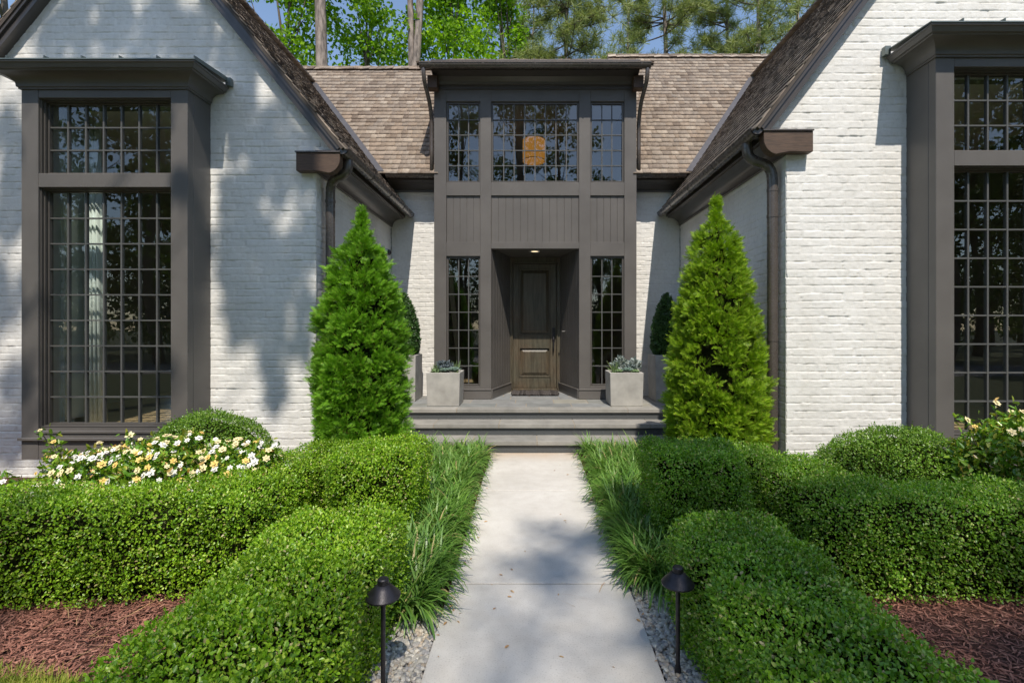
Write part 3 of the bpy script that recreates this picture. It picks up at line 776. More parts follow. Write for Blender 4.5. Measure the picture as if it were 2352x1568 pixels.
# dormer eave: crown, gutter, beam blocks, small downspouts
c = MB(); crown(c, (ex(997)-0.0, YE, ztop-0.02), (ex(1462)+0.0, YE, ztop-0.02), (0,-1,0), [(0,0),(0.02,0),(0.02,0.05),(0.05,0.06),(0.06,0.10),(0.12,0.155),(0.21,0.185),(0.25,0.195),(0.25,0.225),(0.30,0.23),(0.30,0.33),(0,0.33)])
c.build('eave_cornice', M['eave'], house)
gt = MB(); gp0, gp1 = (-1.715, YE-0.375, DZ0-0.02), (1.895, YE-0.375, DZ0-0.02)
half_round(gt, gp0, gp1, (0,-1,0), 0.062); bands(gt, gp0, gp1, (0,-1,0), (0.045,0.275,0.50,0.735,0.96), 0.062, 0.011); gt.build('gutter', M['gutter'], house, True, auto=R(35))
for xa, xb in ((ex(997)-0.07, ex(997)+0.09), (ex(1462)-0.09, ex(1462)+0.07)):
    MB().box(xa, xb, YE-0.21, YE-0.06, ztop-0.09, ztop+0.11).build('beam_end', M['beam'], house, bevel=0.006)
for sg, xe_, xf in ((-1, -1.655, ex(997)-0.05), (1, 1.845, ex(1462)+0.05)):
    t_ = MB(); yd = YE-0.375
    t_.tube([(xe_, yd, DZ0-0.06)] + list(bez((xe_,yd,DZ0-0.09), (xe_,yd,DZ0-0.42), (xf, YE-0.05, DZ0-0.30), (xf, YE+0.06, DZ0-0.78), 12)) + [(xf, YE+0.06, 4.6), (xf, YE+0.06, 4.10)], 0.033, 12)
    t_.build('downspout', M['gutter'], house, True)

# alcove: splayed boarded cheeks, ceiling, door
YD = 9.16
A0, A1 = ex(1128), ex(1330)            # outer edges
I0, I1 = wx(1173, YD), wx(1284.5, YD)  # inner edges
ZA = ez(571)
for xo_, xi_ in ((A0, I0), (A1, I1)):
    p0, p1 = np.array([xo_, YE+0.002, 0]), np.array([xi_, YD, 0]); d = p1-p0; L = np.linalg.norm(d); d /= L
    nrm = np.array([-d[1], d[0], 0]); sgn = 1 if xo_ < 0 else -1; nrm = nrm if nrm[0]*sgn < 0 else -nrm   # away from the opening
    k = MB(); n = 8
    for i in range(n):
        cc = p0 + d*L*(i+0.5)/n + nrm*0.012
        k.obox(cc + np.array([0,0,(ZA+ZP)/2]), d*(L/n/2-0.003), nrm*0.010, (0,0,(ZA-ZP)/2-0.002))
    cc = p0 + d*L/2 + nrm*0.03
    k.obox(cc + np.array([0,0,(ZA+ZP)/2]), d*(L/2), nrm*0.010, (0,0,(ZA-ZP)/2))
    ch = k.build('alcove_cheek', M['trim'], house, bevel=0.002)
    q = MB(); cc = p0 + d*L/2 - nrm*0.010
    q.obox(cc + np.array([0,0,ZP+0.075]), d*(L/2-0.01), nrm*0.011, (0,0,0.073)); q.obox(cc + np.array([0,0,ZP+0.157]) - nrm*0.006, d*(L/2-0.012), nrm*0.013, (0,0,0.009))
    q.build('baseboard', M['trim'], ch, bevel=0.004)
ac = MB(); n = 12
for i in range(n):
    ya, yb = YE+0.07 + (YD-YE-0.07)*i/n, YE+0.07 + (YD-YE-0.07)*(i+1)/n; ac.box(A0-0.03, A1+0.03, ya+0.002, yb-0.002, ZA+0.001, ZA+0.02)
ac.box(A0-0.03, A1+0.03, YE+0.071, YD+0.1, ZA+0.016, ZA+0.05)
ac.build('alcove_ceiling', M['trim'], house)
dz0, dz1 = wz(890, YD), wz(606, YD)
dx0, dx1 = wx(1178.5, YD), wx(1277.5, YD)
fr = MB(); fr.box(I0-0.03, dx0-0.004, YD-0.03, YD+0.12, ZP, ZA); fr.box(dx1+0.004, I1+0.03, YD-0.03, YD+0.12, ZP, ZA); fr.box(dx0-0.004, dx1+0.004, YD-0.03, YD+0.12, dz1+0.005, ZA)
fr.box(dx0-0.028, dx0-0.006, YD-0.045, YD-0.031, ZP+0.05, dz1+0.02); fr.box(dx1+0.006, dx1+0.028, YD-0.045, YD-0.031, ZP+0.05, dz1+0.02); fr.box(dx0-0.006, dx1+0.006, YD-0.045, YD-0.031, dz1+0.006, dz1+0.028)
fr.box(dx0-0.004, dx1+0.004, YD-0.08, YD+0.12, ZP+0.002, dz0-0.006)
door_frame = fr.build('door_frame', M['door'], house, bevel=0.003)
dd = MB()
w = dx1-dx0; sw = 0.105
def pzd(py): return wz(py, YD)
midt, midb = pzd(770), pzd(797)
dd.box(dx0, dx0+sw, YD, YD+0.045, dz0, dz1); dd.box(dx1-sw, dx1, YD, YD+0.045, dz0, dz1)
dd.box(dx0+sw, dx1-sw, YD+0.001, YD+0.045, dz0, pzd(866)); dd.box(dx0+sw, dx1-sw, YD+0.001, YD+0.045, midb, midt); dd.box(dx0+sw, dx1-sw, YD+0.001, YD+0.045, pzd(617), dz1)
dd.box(dx0+sw, dx1-sw, YD+0.03, YD+0.044, dz0+0.05, dz1-0.05)
door = dd.build('front_door', M['door'], house, bevel=0.004); door['label'] = 'stained wood front door with two raised panels'
for z0, z1 in ((pzd(866), midb), (midt, pzd(617))):
    rp = MB(); xa, xb = dx0+sw, dx1-sw
    for (e0, e1, y0_, y1_) in ((0.0, 0.022, YD-0.010, YD+0.028),):
        rp.box(xa, xa+e1, y0_, y1_, z0, z1); rp.box(xb-e1, xb, y0_, y1_, z0, z1); rp.box(xa+e1, xb-e1, y0_, y1_, z0, z0+e1); rp.box(xa+e1, xb-e1, y0_, y1_, z1-e1, z1)
    e, e2 = 0.030, 0.085
    rp.loft([[(xa+e,YD+0.028,z0+e),(xb-e,YD+0.028,z0+e),(xb-e,YD+0.028,z1-e),(xa+e,YD+0.028,z1-e)], [(xa+e2,YD+0.004,z0+e2),(xb-e2,YD+0.004,z0+e2),(xb-e2,YD+0.004,z1-e2),(xa+e2,YD+0.004,z1-e2)]])
    rp.build('raised_panel', M['door'], door, bevel=0.004)
hx = dx1 - 0.05
hd = MB(); hd.box(hx-0.025, hx+0.025, YD-0.012, YD-0.001, pzd(784), pzd(752))
hd.tube([(hx,YD-0.012,pzd(773)),(hx,YD-0.055,pzd(774)),(hx,YD-0.065,pzd(779)),(hx,YD-0.065,pzd(800)),(hx,YD-0.055,pzd(805)),(hx,YD-0.004,pzd(807))], 0.011, 10)
hd.lathe([(0.016,0),(0.018,0.006)], (hx, YD-0.02, pzd(758)), 12)
hd.build('handle', M['black'], door, bevel=0.002)
kb = MB(); t0 = np.array([wx(1294.5, 8.86), 8.86, wz(761, 8.86)])
kb.tube([t0 + np.array([0.02,0,0]), t0 + np.array([-0.035,-0.012,0])], 0.012, 12); kb.tube([t0 + np.array([-0.03,-0.01,0]), t0 + np.array([-0.036,-0.012,0])], 0.018, 12)
kb.build('doorbell', M['steel'], house)

# ---- rooms behind the glass
def room(x0, x1, y0, y1, z0, z1, wm, fy=None, side=None):
    r_ = MB()
    r_.add([(x0,y1,z0),(x1,y1,z0),(x1,y1,z1),(x0,y1,z1)], [(0,1,2,3)])
    for k, x in enumerate((x0, x1)):
        if side == k:      # opening added out of view so that sky light fills the room
            ya, yb, za, zb = y1-1.45, y1-0.2, z0+0.3, z1-0.4
            for (a, b_, c_, d_) in ((y0, ya, z0, z1), (yb, y1, z0, z1), (ya, yb, z0, za), (ya, yb, zb, z1)):
                r_.add([(x,a,c_),(x,b_,c_),(x,b_,d_),(x,a,d_)], [(0,1,2,3)])
        else:
            r_.add([(x,y0,z0),(x,y1,z0),(x,y1,z1),(x,y0,z1)], [(0,1,2,3)])
    r_.build('interior_wall', wm, house)
    fy = fy or y0
    MB().add([(x0,fy,z0),(x1,fy,z0),(x1,y1,z0),(x0,y1,z0)], [(0,1,2,3)]).build('interior_floor', M['wood_floor'], house)
    MB().add([(x0,y0,z1),(x1,y0,z1),(x1,y1,z1),(x0,y1,z1)], [(0,1,2,3)]).build('interior_ceiling', M['ceil'], house)
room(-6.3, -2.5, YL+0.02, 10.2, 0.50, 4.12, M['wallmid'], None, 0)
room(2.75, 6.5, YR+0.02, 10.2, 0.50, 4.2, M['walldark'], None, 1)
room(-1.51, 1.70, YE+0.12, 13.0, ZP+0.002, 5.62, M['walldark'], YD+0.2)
# splayed hall partitions so that the alcove is not open to the hall
pt = MB(); pt.box(-0.72, A0-0.06, YE+0.10, YD+0.06, ZP, ZA+0.1); pt.box(A1+0.06, 0.88, YE+0.10, YD+0.06, ZP, ZA+0.1); pt.box(-0.72, 0.88, YD+0.13, YD+0.20, ZP, ZA+0.1); pt.box(-0.72, 0.88, YE+0.10, YD+0.20, ZA+0.101, ZA+0.14)
pt.build('interior_partition', M['walldark'], house)

def curtain(x0, x1, y, z0, z1, label):
    n = 40; V = []
    for z in (z0, (z0+z1)/2, z1):
        flare = 1.0 + 0.35*(1-(z-z0)/(z1-z0))
        for i in range(n+1):
            t = i/n; V.append((x0 + (x1-x0)*t*flare, y + 0.04*math.sin(t*PI*9), z))
    mb = MB(); fs = []
    for j in range(2):
        for i in range(n): a = j*(n+1)+i; fs.append((a, a+1, a+n+2, a+n+1))
    mb.add(V, fs); o = mb.build('curtain', M['curtain'], None, True)
    md = o.modifiers.new('cloth', 'SOLIDIFY'); md.thickness = 0.006
    tag(o, label, 'curtain', 'curtains inside the left bay window')
curtain(-3.80, -3.60, YL+0.30, 0.51, 4.05, 'pale gathered curtain at the right jamb inside the shaded bay window')
curtain(-5.20, -5.02, YL+0.27, 0.51, 4.05, 'bright sunlit pleated curtain left of the middle inside the shaded bay window')
# walnut chest in the right wing room
ch = thing('chest', (4.6, 7.2, 0.5), 'dark reddish wooden chest inside the right bay window', 'chest')
MB().box(4.1, 5.1, 7.0, 7.5, 0.56, 1.3).build('cabinet', M['chest'], ch, bevel=0.008)
MB().box(4.06, 5.14, 6.96, 7.54, 1.301, 1.34).build('top', M['chest'], ch, bevel=0.006)
dwr = MB()
for z in (0.62, 0.86, 1.08): dwr.box(4.14, 5.06, 6.982, 6.999, z, z+0.19)
dwr.build('drawer_front', M['chest'], ch, bevel=0.004)

# ---- pendant lamp
pl = thing('pendant_lamp', (wx(1226,10.0), 10.0, 5.62), 'lit beige drum pendant lamp behind the wide upper window', 'lamp')
px_ = wx(1226, 10.0)
ring = MB(); n = 32; r0, r1 = 0.222, 0.218
ring.loft([[(px_ + r0*math.cos(2*PI*k/n), 10 + r0*math.sin(2*PI*k/n), z) for k in range(n)] for z in (4.96, 5.40)], True, False)
ring.build('lamp_shade', M['shade_lit'], pl, True)
MB().lathe([(0.20,0),(0.21,0.004)], (px_,10,4.97), 24).build('diffuser', M['shade_lit'], pl)
hp = MB(); hp.tube([(px_,10,5.39),(px_,10,5.61)], 0.008, 8); hp.lathe([(0.07,0.0),(0.075,0.02),(0.02,0.03)][::-1], (px_,10,5.58), 20); hp.lathe([(0.226,0),(0.226,0.012)], (px_,10,4.975), 32); hp.lathe([(0.0225*10,0),(0.0225*10,0.01)], (px_,10,5.39), 32)
hp.build('canopy', M['black'], pl, True, auto=R(35))
# ---- recessed light
rl = thing('recessed_light', (0.09, 8.43, ZA), 'round recessed ceiling light above the front door', 'ceiling light')
q = MB(); n = 28; C0 = (0.09, 8.43)
rr = [(0.062,0.0),(0.066,-0.008),(0.088,-0.008),(0.09,0.0)]
q.loft([[(C0[0]+r_*math.cos(2*PI*k/n), C0[1]+r_*math.sin(2*PI*k/n), ZA+z) for k in range(n)] for r_, z in rr], True, False); q.build('trim_ring', M['white'], rl, True)
MB().lathe([(0.001,-0.003),(0.064,-0.003),(0.064,-0.001)], (C0[0],C0[1],ZA), 28).build('bulb', M['glow'], rl)
# ---- security camera on the left side wall
scx, scy, scz = XL, 7.95, wz(580, 8.0)
sc_ = thing('security_camera', (scx, scy, scz), 'white dome security camera on the wall behind the left conifer', 'camera')
q = MB(); q.tube([(scx,scy,scz),(scx+0.05,scy,scz),(scx+0.06,scy,scz),(scx+0.13,scy,scz-0.005)], [0.055,0.055,0.062,0.06], 20); q.build('housing', M['white'], sc_, True, auto=R(35))
q = MB(); q.tube([(scx+0.13,scy,scz-0.005),(scx+0.15,scy,scz-0.006),(scx+0.17,scy,scz-0.008),(scx+0.182,scy,scz-0.008)], [0.047,0.045,0.032,0.008], 18); q.build('dome_lens', M['lens'], sc_, True)

# ---- steps and porch
stp = thing('front_steps', (0.1, 6.9, 0), 'three bluestone steps and paved porch in front of the dark entry', 'steps')
SX0, SX1 = -2.02, 2.22
zs = [0.158, 0.312, ZP]; ys = [6.48, 6.824, 7.17]
for i in range(3):
    t_ = MB(); r_ = random.Random(i+4); x = SX0 - 0.02
    if i == 2: x = SX0 - 0.02
    brk = {0: (-0.75,0.10,1.20), 1: (-1.32,-0.42,0.62,1.66), 2: (-1.05,0.14,1.42)}[i]
    xs = [SX0-0.02] + list(brk) + [SX1+0.02]
    yb_ = ys[i] + (0.40 if i < 2 else 0.20)
    for a, c2 in zip(xs[:-1], xs[1:]): t_.box(a+0.004, c2-0.004, ys[i], yb_, zs[i]-0.055, zs[i])
    t_.build('tread', M['tread'], stp, bevel=0.006, seg=2)
    MB().box(SX0, SX1, ys[i]+0.03, ys[i]+0.30, zs[i]-0.16, zs[i]-0.056).build('riser', M['riser'], stp)
    MB().box(SX0, SX1, ys[i]+0.008, yb_-0.008, zs[i]-0.053, zs[i]-0.005).build('mortar', M['grout'], stp)
pv = MB(); r_ = random.Random(9)
y = 7.375
rowsd = [0.34, 0.42, 0.30, 0.45, 0.38]
for k, dpt in enumerate(rowsd):
    x = XL + 0.01 - r_.uniform(0, 0.3)
    while x < XR:
        w_ = r_.uniform(0.42, 0.85); a, c2 = max(x, XL+0.01), min(x+w_, XR-0.01)
        if c2 - a > 0.05: pv.box(a+0.005, c2-0.005, y+0.005, y+dpt-0.005, ZP-0.03, ZP-0.001+r_.uniform(-0.001,0.001))
        x += w_
    y += dpt
pv.build('paving', M['blue'], stp, bevel=0.003)
MB().box(XL+0.01, XR-0.01, 7.372, 9.3, 0.0, ZP-0.005).build('porch_base', M['grout'], stp)
for a, c2 in ((XL+0.01, SX0-0.021), (SX1+0.021, XR-0.01)):
    MB().box(a, c2, 7.17, 7.371, 0.0, ZP-0.002).build('porch_end', M['tread'], stp)

# ---- door mat
dm = MB(); mx0, mx1 = wx(1176, 8.75), wx(1282, 8.75); r_ = random.Random(3)
n = 24
for i in range(n):
    xa = mx0 + (mx1-mx0)*(i+0.5)/n
    pts = [(xa + 0.012*math.sin(t*9 + i), 8.52 + 0.44*t, ZP + 0.024 + 0.006*math.sin(t*14 + i*1.3)) for t in np.linspace(0, 1, 9)]
    dm.tube(pts, 0.024, 8)
tag(dm.build('door_mat', M['mat'], None, True), 'dark braided rope mat on the stone before the door', 'door mat')

# ================================================================ PLANTERS
def planter(cx, cy, a, h, z0, label, cat='planter', group=None):
    t = thing('planter', (cx, cy, z0), label, cat, group)
    b_ = MB(); e = a/2; w_ = 0.035; tp = 0.012
    rings = [[(cx-q, cy-q, z), (cx+q, cy-q, z), (cx+q, cy+q, z), (cx-q, cy+q, z)] for q, z in ((e-tp, z0), (e, z0+h), (e-w_, z0+h), (e-w_, z0+h-0.06))]
    b_.loft(rings); b_.build('pot', M['planter'], t, bevel=0.008, seg=2)
    MB().box(cx-e+w_+0.001, cx+e-w_-0.001, cy-e+w_+0.001, cy+e-w_-0.001, z0+h-0.05, z0+h-0.035).build('soil', M['soil'], t)
    return t
SPL = (wx(1017.5, 7.40), 7.40 + 0.25)
SPR = (wx(1440, 7.40), 7.40 + 0.25)
ps = 0.50; ph = 0.50
planter(SPL[0], SPL[1], ps, ph, ZP, 'low concrete cube planter of succulents left of the door', group='cube planters of succulents')
planter(SPR[0], SPR[1], ps, ph, ZP, 'low concrete cube planter of succulents right of the door', group='cube planters of succulents')
TPL = (-2.05, 8.12); TPR = (2.24, 8.12)
planter(*TPL, 0.50, 0.735, ZP, 'tall concrete planter partly hidden by the left conifer', group='tall topiary planters')
planter(*TPR, 0.50, 0.735, ZP, 'tall concrete planter in shade beside the right conifer', group='tall topiary planters')

def rosette(cx, cy, cz, rad, mat, label, n=26, group=None):
    C, A, Mn, Sc = [], [], [], []
    for i in range(n):
        t = i/n; a = i*2.39996; el = R(12 + 68*(1-t) if False else 10 + 70*(1-t)**1.2)
        el = R(78 - 66*t**0.8)
        d = np.array([math.cos(a)*math.cos(el), math.sin(a)*math.cos(el), math.sin(el)])
        C.append((cx + 0.015*math.cos(a), cy + 0.015*math.sin(a), cz + 0.02*(1-t))); A.append(d)
        Mn.append(np.array([-math.cos(a)*math.sin(el), -math.sin(a)*math.sin(el), math.cos(el)])); Sc.append(rad*(0.45 + 0.55*t))
    tv, tq = leaf_t(0.50, 0.14, -0.10)
    o = arrmesh('succulent', *inst(C, A, Mn, Sc, tv, tq), mat, None, True); md = o.modifiers.new('flesh', 'SOLIDIFY'); md.thickness = 0.006; md.offset = 0
    return tag(o, label, 'succulent', group)
def spiky(cx, cy, cz, L, mat, label, n=40, spread=0.9, name='succulent', cat='succulent', group=None, w=0.05):
    tv, tq = quad_strip([((0,0,0),(0.5,0,0.0),w,w*0.9),((0.5,0,0.0),(1,0,-0.05),w*0.9,w*0.15)])
    C = np.tile([cx, cy, cz], (n,1)) + rng.normal(0, 0.02, (n,3))*[1,1,0]; d = rng.normal(0, spread*0.5, (n,3)); d[:,2] = 1.0
    M_ = rng.normal(size=(n,3)); M_[:,2] += 0.6
    o = arrmesh(name, *inst(C, d, M_, L*rng.uniform(0.6,1.0,n), tv, tq), mat); return tag(o, label, cat, group)
def bushy(cx, cy, cz, rad, h, mat, label, n=60, L=0.045):
    a = rng.uniform(0, 2*PI, n); rr = rad*np.sqrt(rng.uniform(0,1,n)); hh = h*rng.uniform(0.35,1,n)
    tops = np.stack([cx + rr*np.cos(a), cy + rr*np.sin(a), cz + hh*(1-0.5*(rr/rad)**2)], 1)
    C = np.repeat(tops, 7, 0) + rng.normal(0, 0.012, (n*7,3)); d = rng.normal(size=(n*7,3)); d[:,2] = np.abs(d[:,2])*0.8+0.4
    lv = inst(C, d, rng.normal(size=(n*7,3)), L*rng.uniform(0.6,1.1,n*7), *LEAF)
    tv, tq = quad_strip([((0,0,0),(1,0,0),0.05,0.03)])
    base = np.array([cx,cy,cz]); dv = tops - base; ln = np.linalg.norm(dv,axis=1)
    st_ = inst(np.tile(base,(n,1)), dv, rng.normal(size=(n,3)), ln, tv*np.array([1,0.6,1]), tq)
    o = arrmesh('succulent', *merge([lv, st_]), mat); return tag(o, label, 'succulent', None)
zt = ZP + ph - 0.03
x, y = SPL
spiky(x-0.15, y-0.04, zt, 0.20, M['aloe'], 'green spiky succulent at the left corner of the left cube planter', 34)
bushy(x-0.10, y-0.13, zt, 0.09, 0.09, M['succ_g'], 'low pale green succulent spilling at the front left of the left cube planter', 40, 0.035)
bushy(x-0.02, y+0.02, zt, 0.13, 0.21, M['deep'], 'grey blue leafy succulent rising in the middle of the left cube planter', 60, 0.05)
rosette(x+0.01, y-0.16, zt+0.03, 0.10, M['succ'], 'blue green rosette at the front centre of the left cube planter')
rosette(x+0.15, y-0.13, zt+0.03, 0.125, M['succ'], 'large grey rosette at the right front corner of the left cube planter')
spiky(x+0.15, y+0.05, zt, 0.22, M['aloe'], 'upright pale spiky succulent at the right back of the left cube planter', 40, 0.6)
x, y = SPR
spiky(x-0.16, y-0.06, zt, 0.24, M['aloe'], 'bright green spiky succulent at the left of the right cube planter', 44)
rosette(x-0.10, y-0.17, zt+0.02, 0.08, M['succ_g'], 'small green rosette at the front left of the right cube planter')
bushy(x-0.04, y+0.03, zt, 0.11, 0.24, M['silver'], 'silver leafy dusty plant in the middle of the right cube planter', 60, 0.06)
rosette(x+0.03, y-0.15, zt+0.03, 0.11, M['succ'], 'dark blue green rosette at the front centre of the right cube planter')
bushy(x+0.15, y-0.02, zt, 0.10, 0.23, M['silver'], 'silver leafy dusty plant at the right edge of the right cube planter', 55, 0.06)
rosette(x+0.14, y-0.17, zt+0.02, 0.075, M['succ_g'], 'small green rosette at the front right of the right cube planter')

# ================================================================ SHRUBS (signed distance shells filled with leaves)
def sd_box(p, c, h, r, yaw=0.0):
    q = p - np.array(c); 
    if yaw:
        ca, sa = math.cos(-yaw), math.sin(-yaw); q = np.stack([q[:,0]*ca - q[:,1]*sa, q[:,0]*sa + q[:,1]*ca, q[:,2]], 1)
    q = np.abs(q) - (np.array(h) - r)
    return np.linalg.norm(np.maximum(q, 0), axis=1) + np.minimum(q.max(1), 0) - r
def sd_ell(p, c, rad):
    q = (p - np.array(c))/np.array(rad); k0 = np.linalg.norm(q, axis=1); k1 = np.linalg.norm(q/np.array(rad), axis=1)
    return k0*(k0 - 1)/(k1 + 1e-9)
def lump(p, a=0.018, f=7.0, s=0.0):
    x, y, z = p[:,0]*f + s, p[:,1]*f*1.1 + 2*s, p[:,2]*f*1.2
    return a*(np.sin(x + 1.7*np.sin(y*0.7)) * np.sin(y + 1.3*np.sin(z*0.8)) + 0.6*np.sin(2.3*x + z)*np.sin(2.1*y - z))
def shell(sdf, lo, hi, n, din=0.05, dout=0.012, zmin=0.0, gaps=0.0):
    lo, hi = np.array(lo), np.array(hi); out = []; got = 0
    while got < n:
        p = rng.uniform(lo, hi, (n*4, 3)); d = sdf(p)
        k = (d < dout) & (d > -din) & (p[:,2] > zmin)
        if gaps:
            g_ = np.sin(p[:,0]*16+3*np.sin(p[:,2]*9))*np.sin(p[:,1]*15+2*np.sin(p[:,0]*8))*np.sin(p[:,2]*17)
            k &= ~((g_ > 0.36) & (rng.uniform(0,1,len(p)) < gaps) & (d > -din*0.6))
        out.append(p[k]); got += k.sum()
    p = np.concatenate(out)[:n]; e = 0.004; g_ = np.zeros_like(p); d0 = sdf(p)
    for i in range(3):
        q = p.copy(); q[:,i] += e; g_[:,i] = (sdf(q) - d0)/e
    return p, unit(g_)

def leafy(p, nrm, L, tmpl, up=0.25, spread=0.9, out=0.55):
    n = len(p)
    A = nrm*out + rng.normal(0, 0.55, (n,3)); A[:,2] += 0.25
    Mn = nrm*1.0 + rng.normal(0, spread*0.52, (n,3)); Mn[:,2] += up + 0.1
    return inst(p, A, Mn, L*rng.uniform(0.65, 1.15, n), *tmpl)

def hedge(name, label, cat, boxes, n, L, mat, group=None, r=0.095, seed=0.0, zmin=0.0, lum=0.027, gaps=0.75):
    """boxes: (x0,x1,y0,y1,h[,yaw])"""
    def sdf(p):
        d = np.full(len(p), 9.0)
        for bx in boxes:
            x0, x1, y0, y1, h = bx[:5]; yaw = bx[5] if len(bx) > 5 else 0
            d = np.minimum(d, sd_box(p, ((x0+x1)/2, (y0+y1)/2, h/2 - 0.15), ((x1-x0)/2, (y1-y0)/2, h/2 + 0.15), r, yaw))
        return d + lump(p, lum, 6.5, seed)
    lo = (min(b_[0] for b_ in boxes)-0.25, min(b_[2] for b_ in boxes)-0.25, 0.0); hi = (max(b_[1] for b_ in boxes)+0.25, max(b_[3] for b_ in boxes)+0.25, max(b_[4] for b_ in boxes)+0.06)
    p, nr = shell(sdf, lo, hi, n, 0.055, 0.016, zmin, gaps)
    lv = leafy(p, nr, L, LEAF_BOX)
    # young shoots standing proud of the clipped face
    ns = n//60
    ps_, pn = shell(sdf, lo, hi, ns, 0.01, 0.02, zmin+0.1)
    C = np.repeat(ps_, 5, 0) + np.repeat(pn, 5, 0)*np.tile(np.linspace(0.0, 0.028, 5), ns)[:, None]
    sh = inst(C, np.repeat(pn,5,0)*0.6 + rng.normal(0,0.7,(ns*5,3)), np.repeat(pn,5,0) + rng.normal(0,0.5,(ns*5,3)), L*rng.uniform(0.6,1.0,ns*5), *LEAF_BOX)
    base = (np.mean([b_[0]+b_[1] for b_ in boxes])/2, np.mean([b_[2]+b_[3] for b_ in boxes])/2, 0)
    t = thing(name, base, label, cat, group)
    arrmesh('foliage', *merge([lv, sh]), mat, t)
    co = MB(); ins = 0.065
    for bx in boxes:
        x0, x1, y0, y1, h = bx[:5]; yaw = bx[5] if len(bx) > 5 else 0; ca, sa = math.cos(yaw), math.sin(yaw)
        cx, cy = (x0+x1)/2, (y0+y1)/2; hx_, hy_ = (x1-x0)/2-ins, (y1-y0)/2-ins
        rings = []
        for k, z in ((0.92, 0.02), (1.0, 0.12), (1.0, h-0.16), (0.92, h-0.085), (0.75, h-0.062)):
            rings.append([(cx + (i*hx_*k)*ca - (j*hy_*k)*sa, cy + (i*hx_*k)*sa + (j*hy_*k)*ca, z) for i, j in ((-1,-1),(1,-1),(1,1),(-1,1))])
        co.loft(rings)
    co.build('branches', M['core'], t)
    return t

HG = 'clipped boxwood hedges along the walk'
hedge('hedge', 'clipped boxwood hedge in the left foreground behind the path light', 'hedge', [(-1.42,-0.76,0.75,3.06,0.56)], 60000, 0.0190, M['box'], HG, seed=1.0)
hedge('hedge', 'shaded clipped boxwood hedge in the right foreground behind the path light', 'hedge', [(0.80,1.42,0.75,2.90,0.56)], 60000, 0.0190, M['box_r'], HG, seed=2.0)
hedge('hedge', 'bright sunlit L shaped boxwood hedge crossing the left side below white flowers', 'hedge', [(-4.7,-1.75,2.86,3.46,0.57,0.14),(-2.36,-1.74,3.2,4.5,0.54),(-2.15,-1.35,4.45,5.0,0.54)], 80000, 0.0185, M['box'], HG, seed=3.0)
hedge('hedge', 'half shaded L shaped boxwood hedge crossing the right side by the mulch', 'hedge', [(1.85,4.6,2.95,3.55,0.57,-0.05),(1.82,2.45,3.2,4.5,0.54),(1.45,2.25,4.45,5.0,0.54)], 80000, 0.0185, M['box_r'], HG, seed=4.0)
BG = 'square boxwood blocks at the ends of the hedges'
hedge('boxwood', 'sunlit square boxwood block beside the grass left of the walk', 'shrub', [(-1.53,-0.87,3.68,4.40,0.685)], 34000, 0.0185, M['box'], BG, r=0.11, seed=5.0)
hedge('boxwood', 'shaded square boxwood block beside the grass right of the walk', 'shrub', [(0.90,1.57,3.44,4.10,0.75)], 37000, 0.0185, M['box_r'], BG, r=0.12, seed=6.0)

def dome(label, c, rad, n, L, mat, seed, group):
    def sdf(p): return sd_ell(p, c, rad) + lump(p, 0.022, 6.0, seed)
    lo = np.array(c) - np.array(rad) - 0.1; hi = np.array(c) + np.array(rad) + 0.1
    p, nr = shell(sdf, lo, hi, n, 0.055, 0.014, 0.0, 0.5)
    t = thing('dome_shrub', (c[0], c[1], 0), label, 'shrub', group)
    ns = n//50; ps_, pn = shell(sdf, lo, hi, ns, 0.01, 0.02, 0.1)
    C = np.repeat(ps_,4,0) + np.repeat(pn,4,0)*np.tile(np.linspace(0,0.035,4), ns)[:,None]
    sh = inst(C, np.repeat(pn,4,0)*0.7 + rng.normal(0,0.6,(ns*4,3)), np.repeat(pn,4,0)+rng.normal(0,0.5,(ns*4,3)), L*rng.uniform(0.6,1,ns*4), *LEAF_BOX)
    arrmesh('foliage', *merge([leafy(p, nr, L, LEAF_BOX), sh]), mat, t)
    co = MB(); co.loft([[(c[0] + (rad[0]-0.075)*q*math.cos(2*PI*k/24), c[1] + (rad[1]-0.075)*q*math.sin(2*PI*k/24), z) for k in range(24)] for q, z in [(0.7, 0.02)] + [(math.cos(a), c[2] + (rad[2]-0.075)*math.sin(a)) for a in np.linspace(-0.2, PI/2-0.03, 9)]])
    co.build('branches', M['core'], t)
dome('rounded clipped shrub in front of the left bay window', (wx(478,4.62), 4.62, 0.36), (0.58,0.42,0.485), 30000, 0.0185, M['dome'], 7.0, 'rounded shrubs below the bay windows')
dome('rounded clipped shrub by the sunlit brick of the right wing', (wx(2050,4.18), 4.18, 0.32), (0.66,0.42,0.47), 33000, 0.0185, M['dome'], 8.0, 'rounded shrubs below the bay windows')

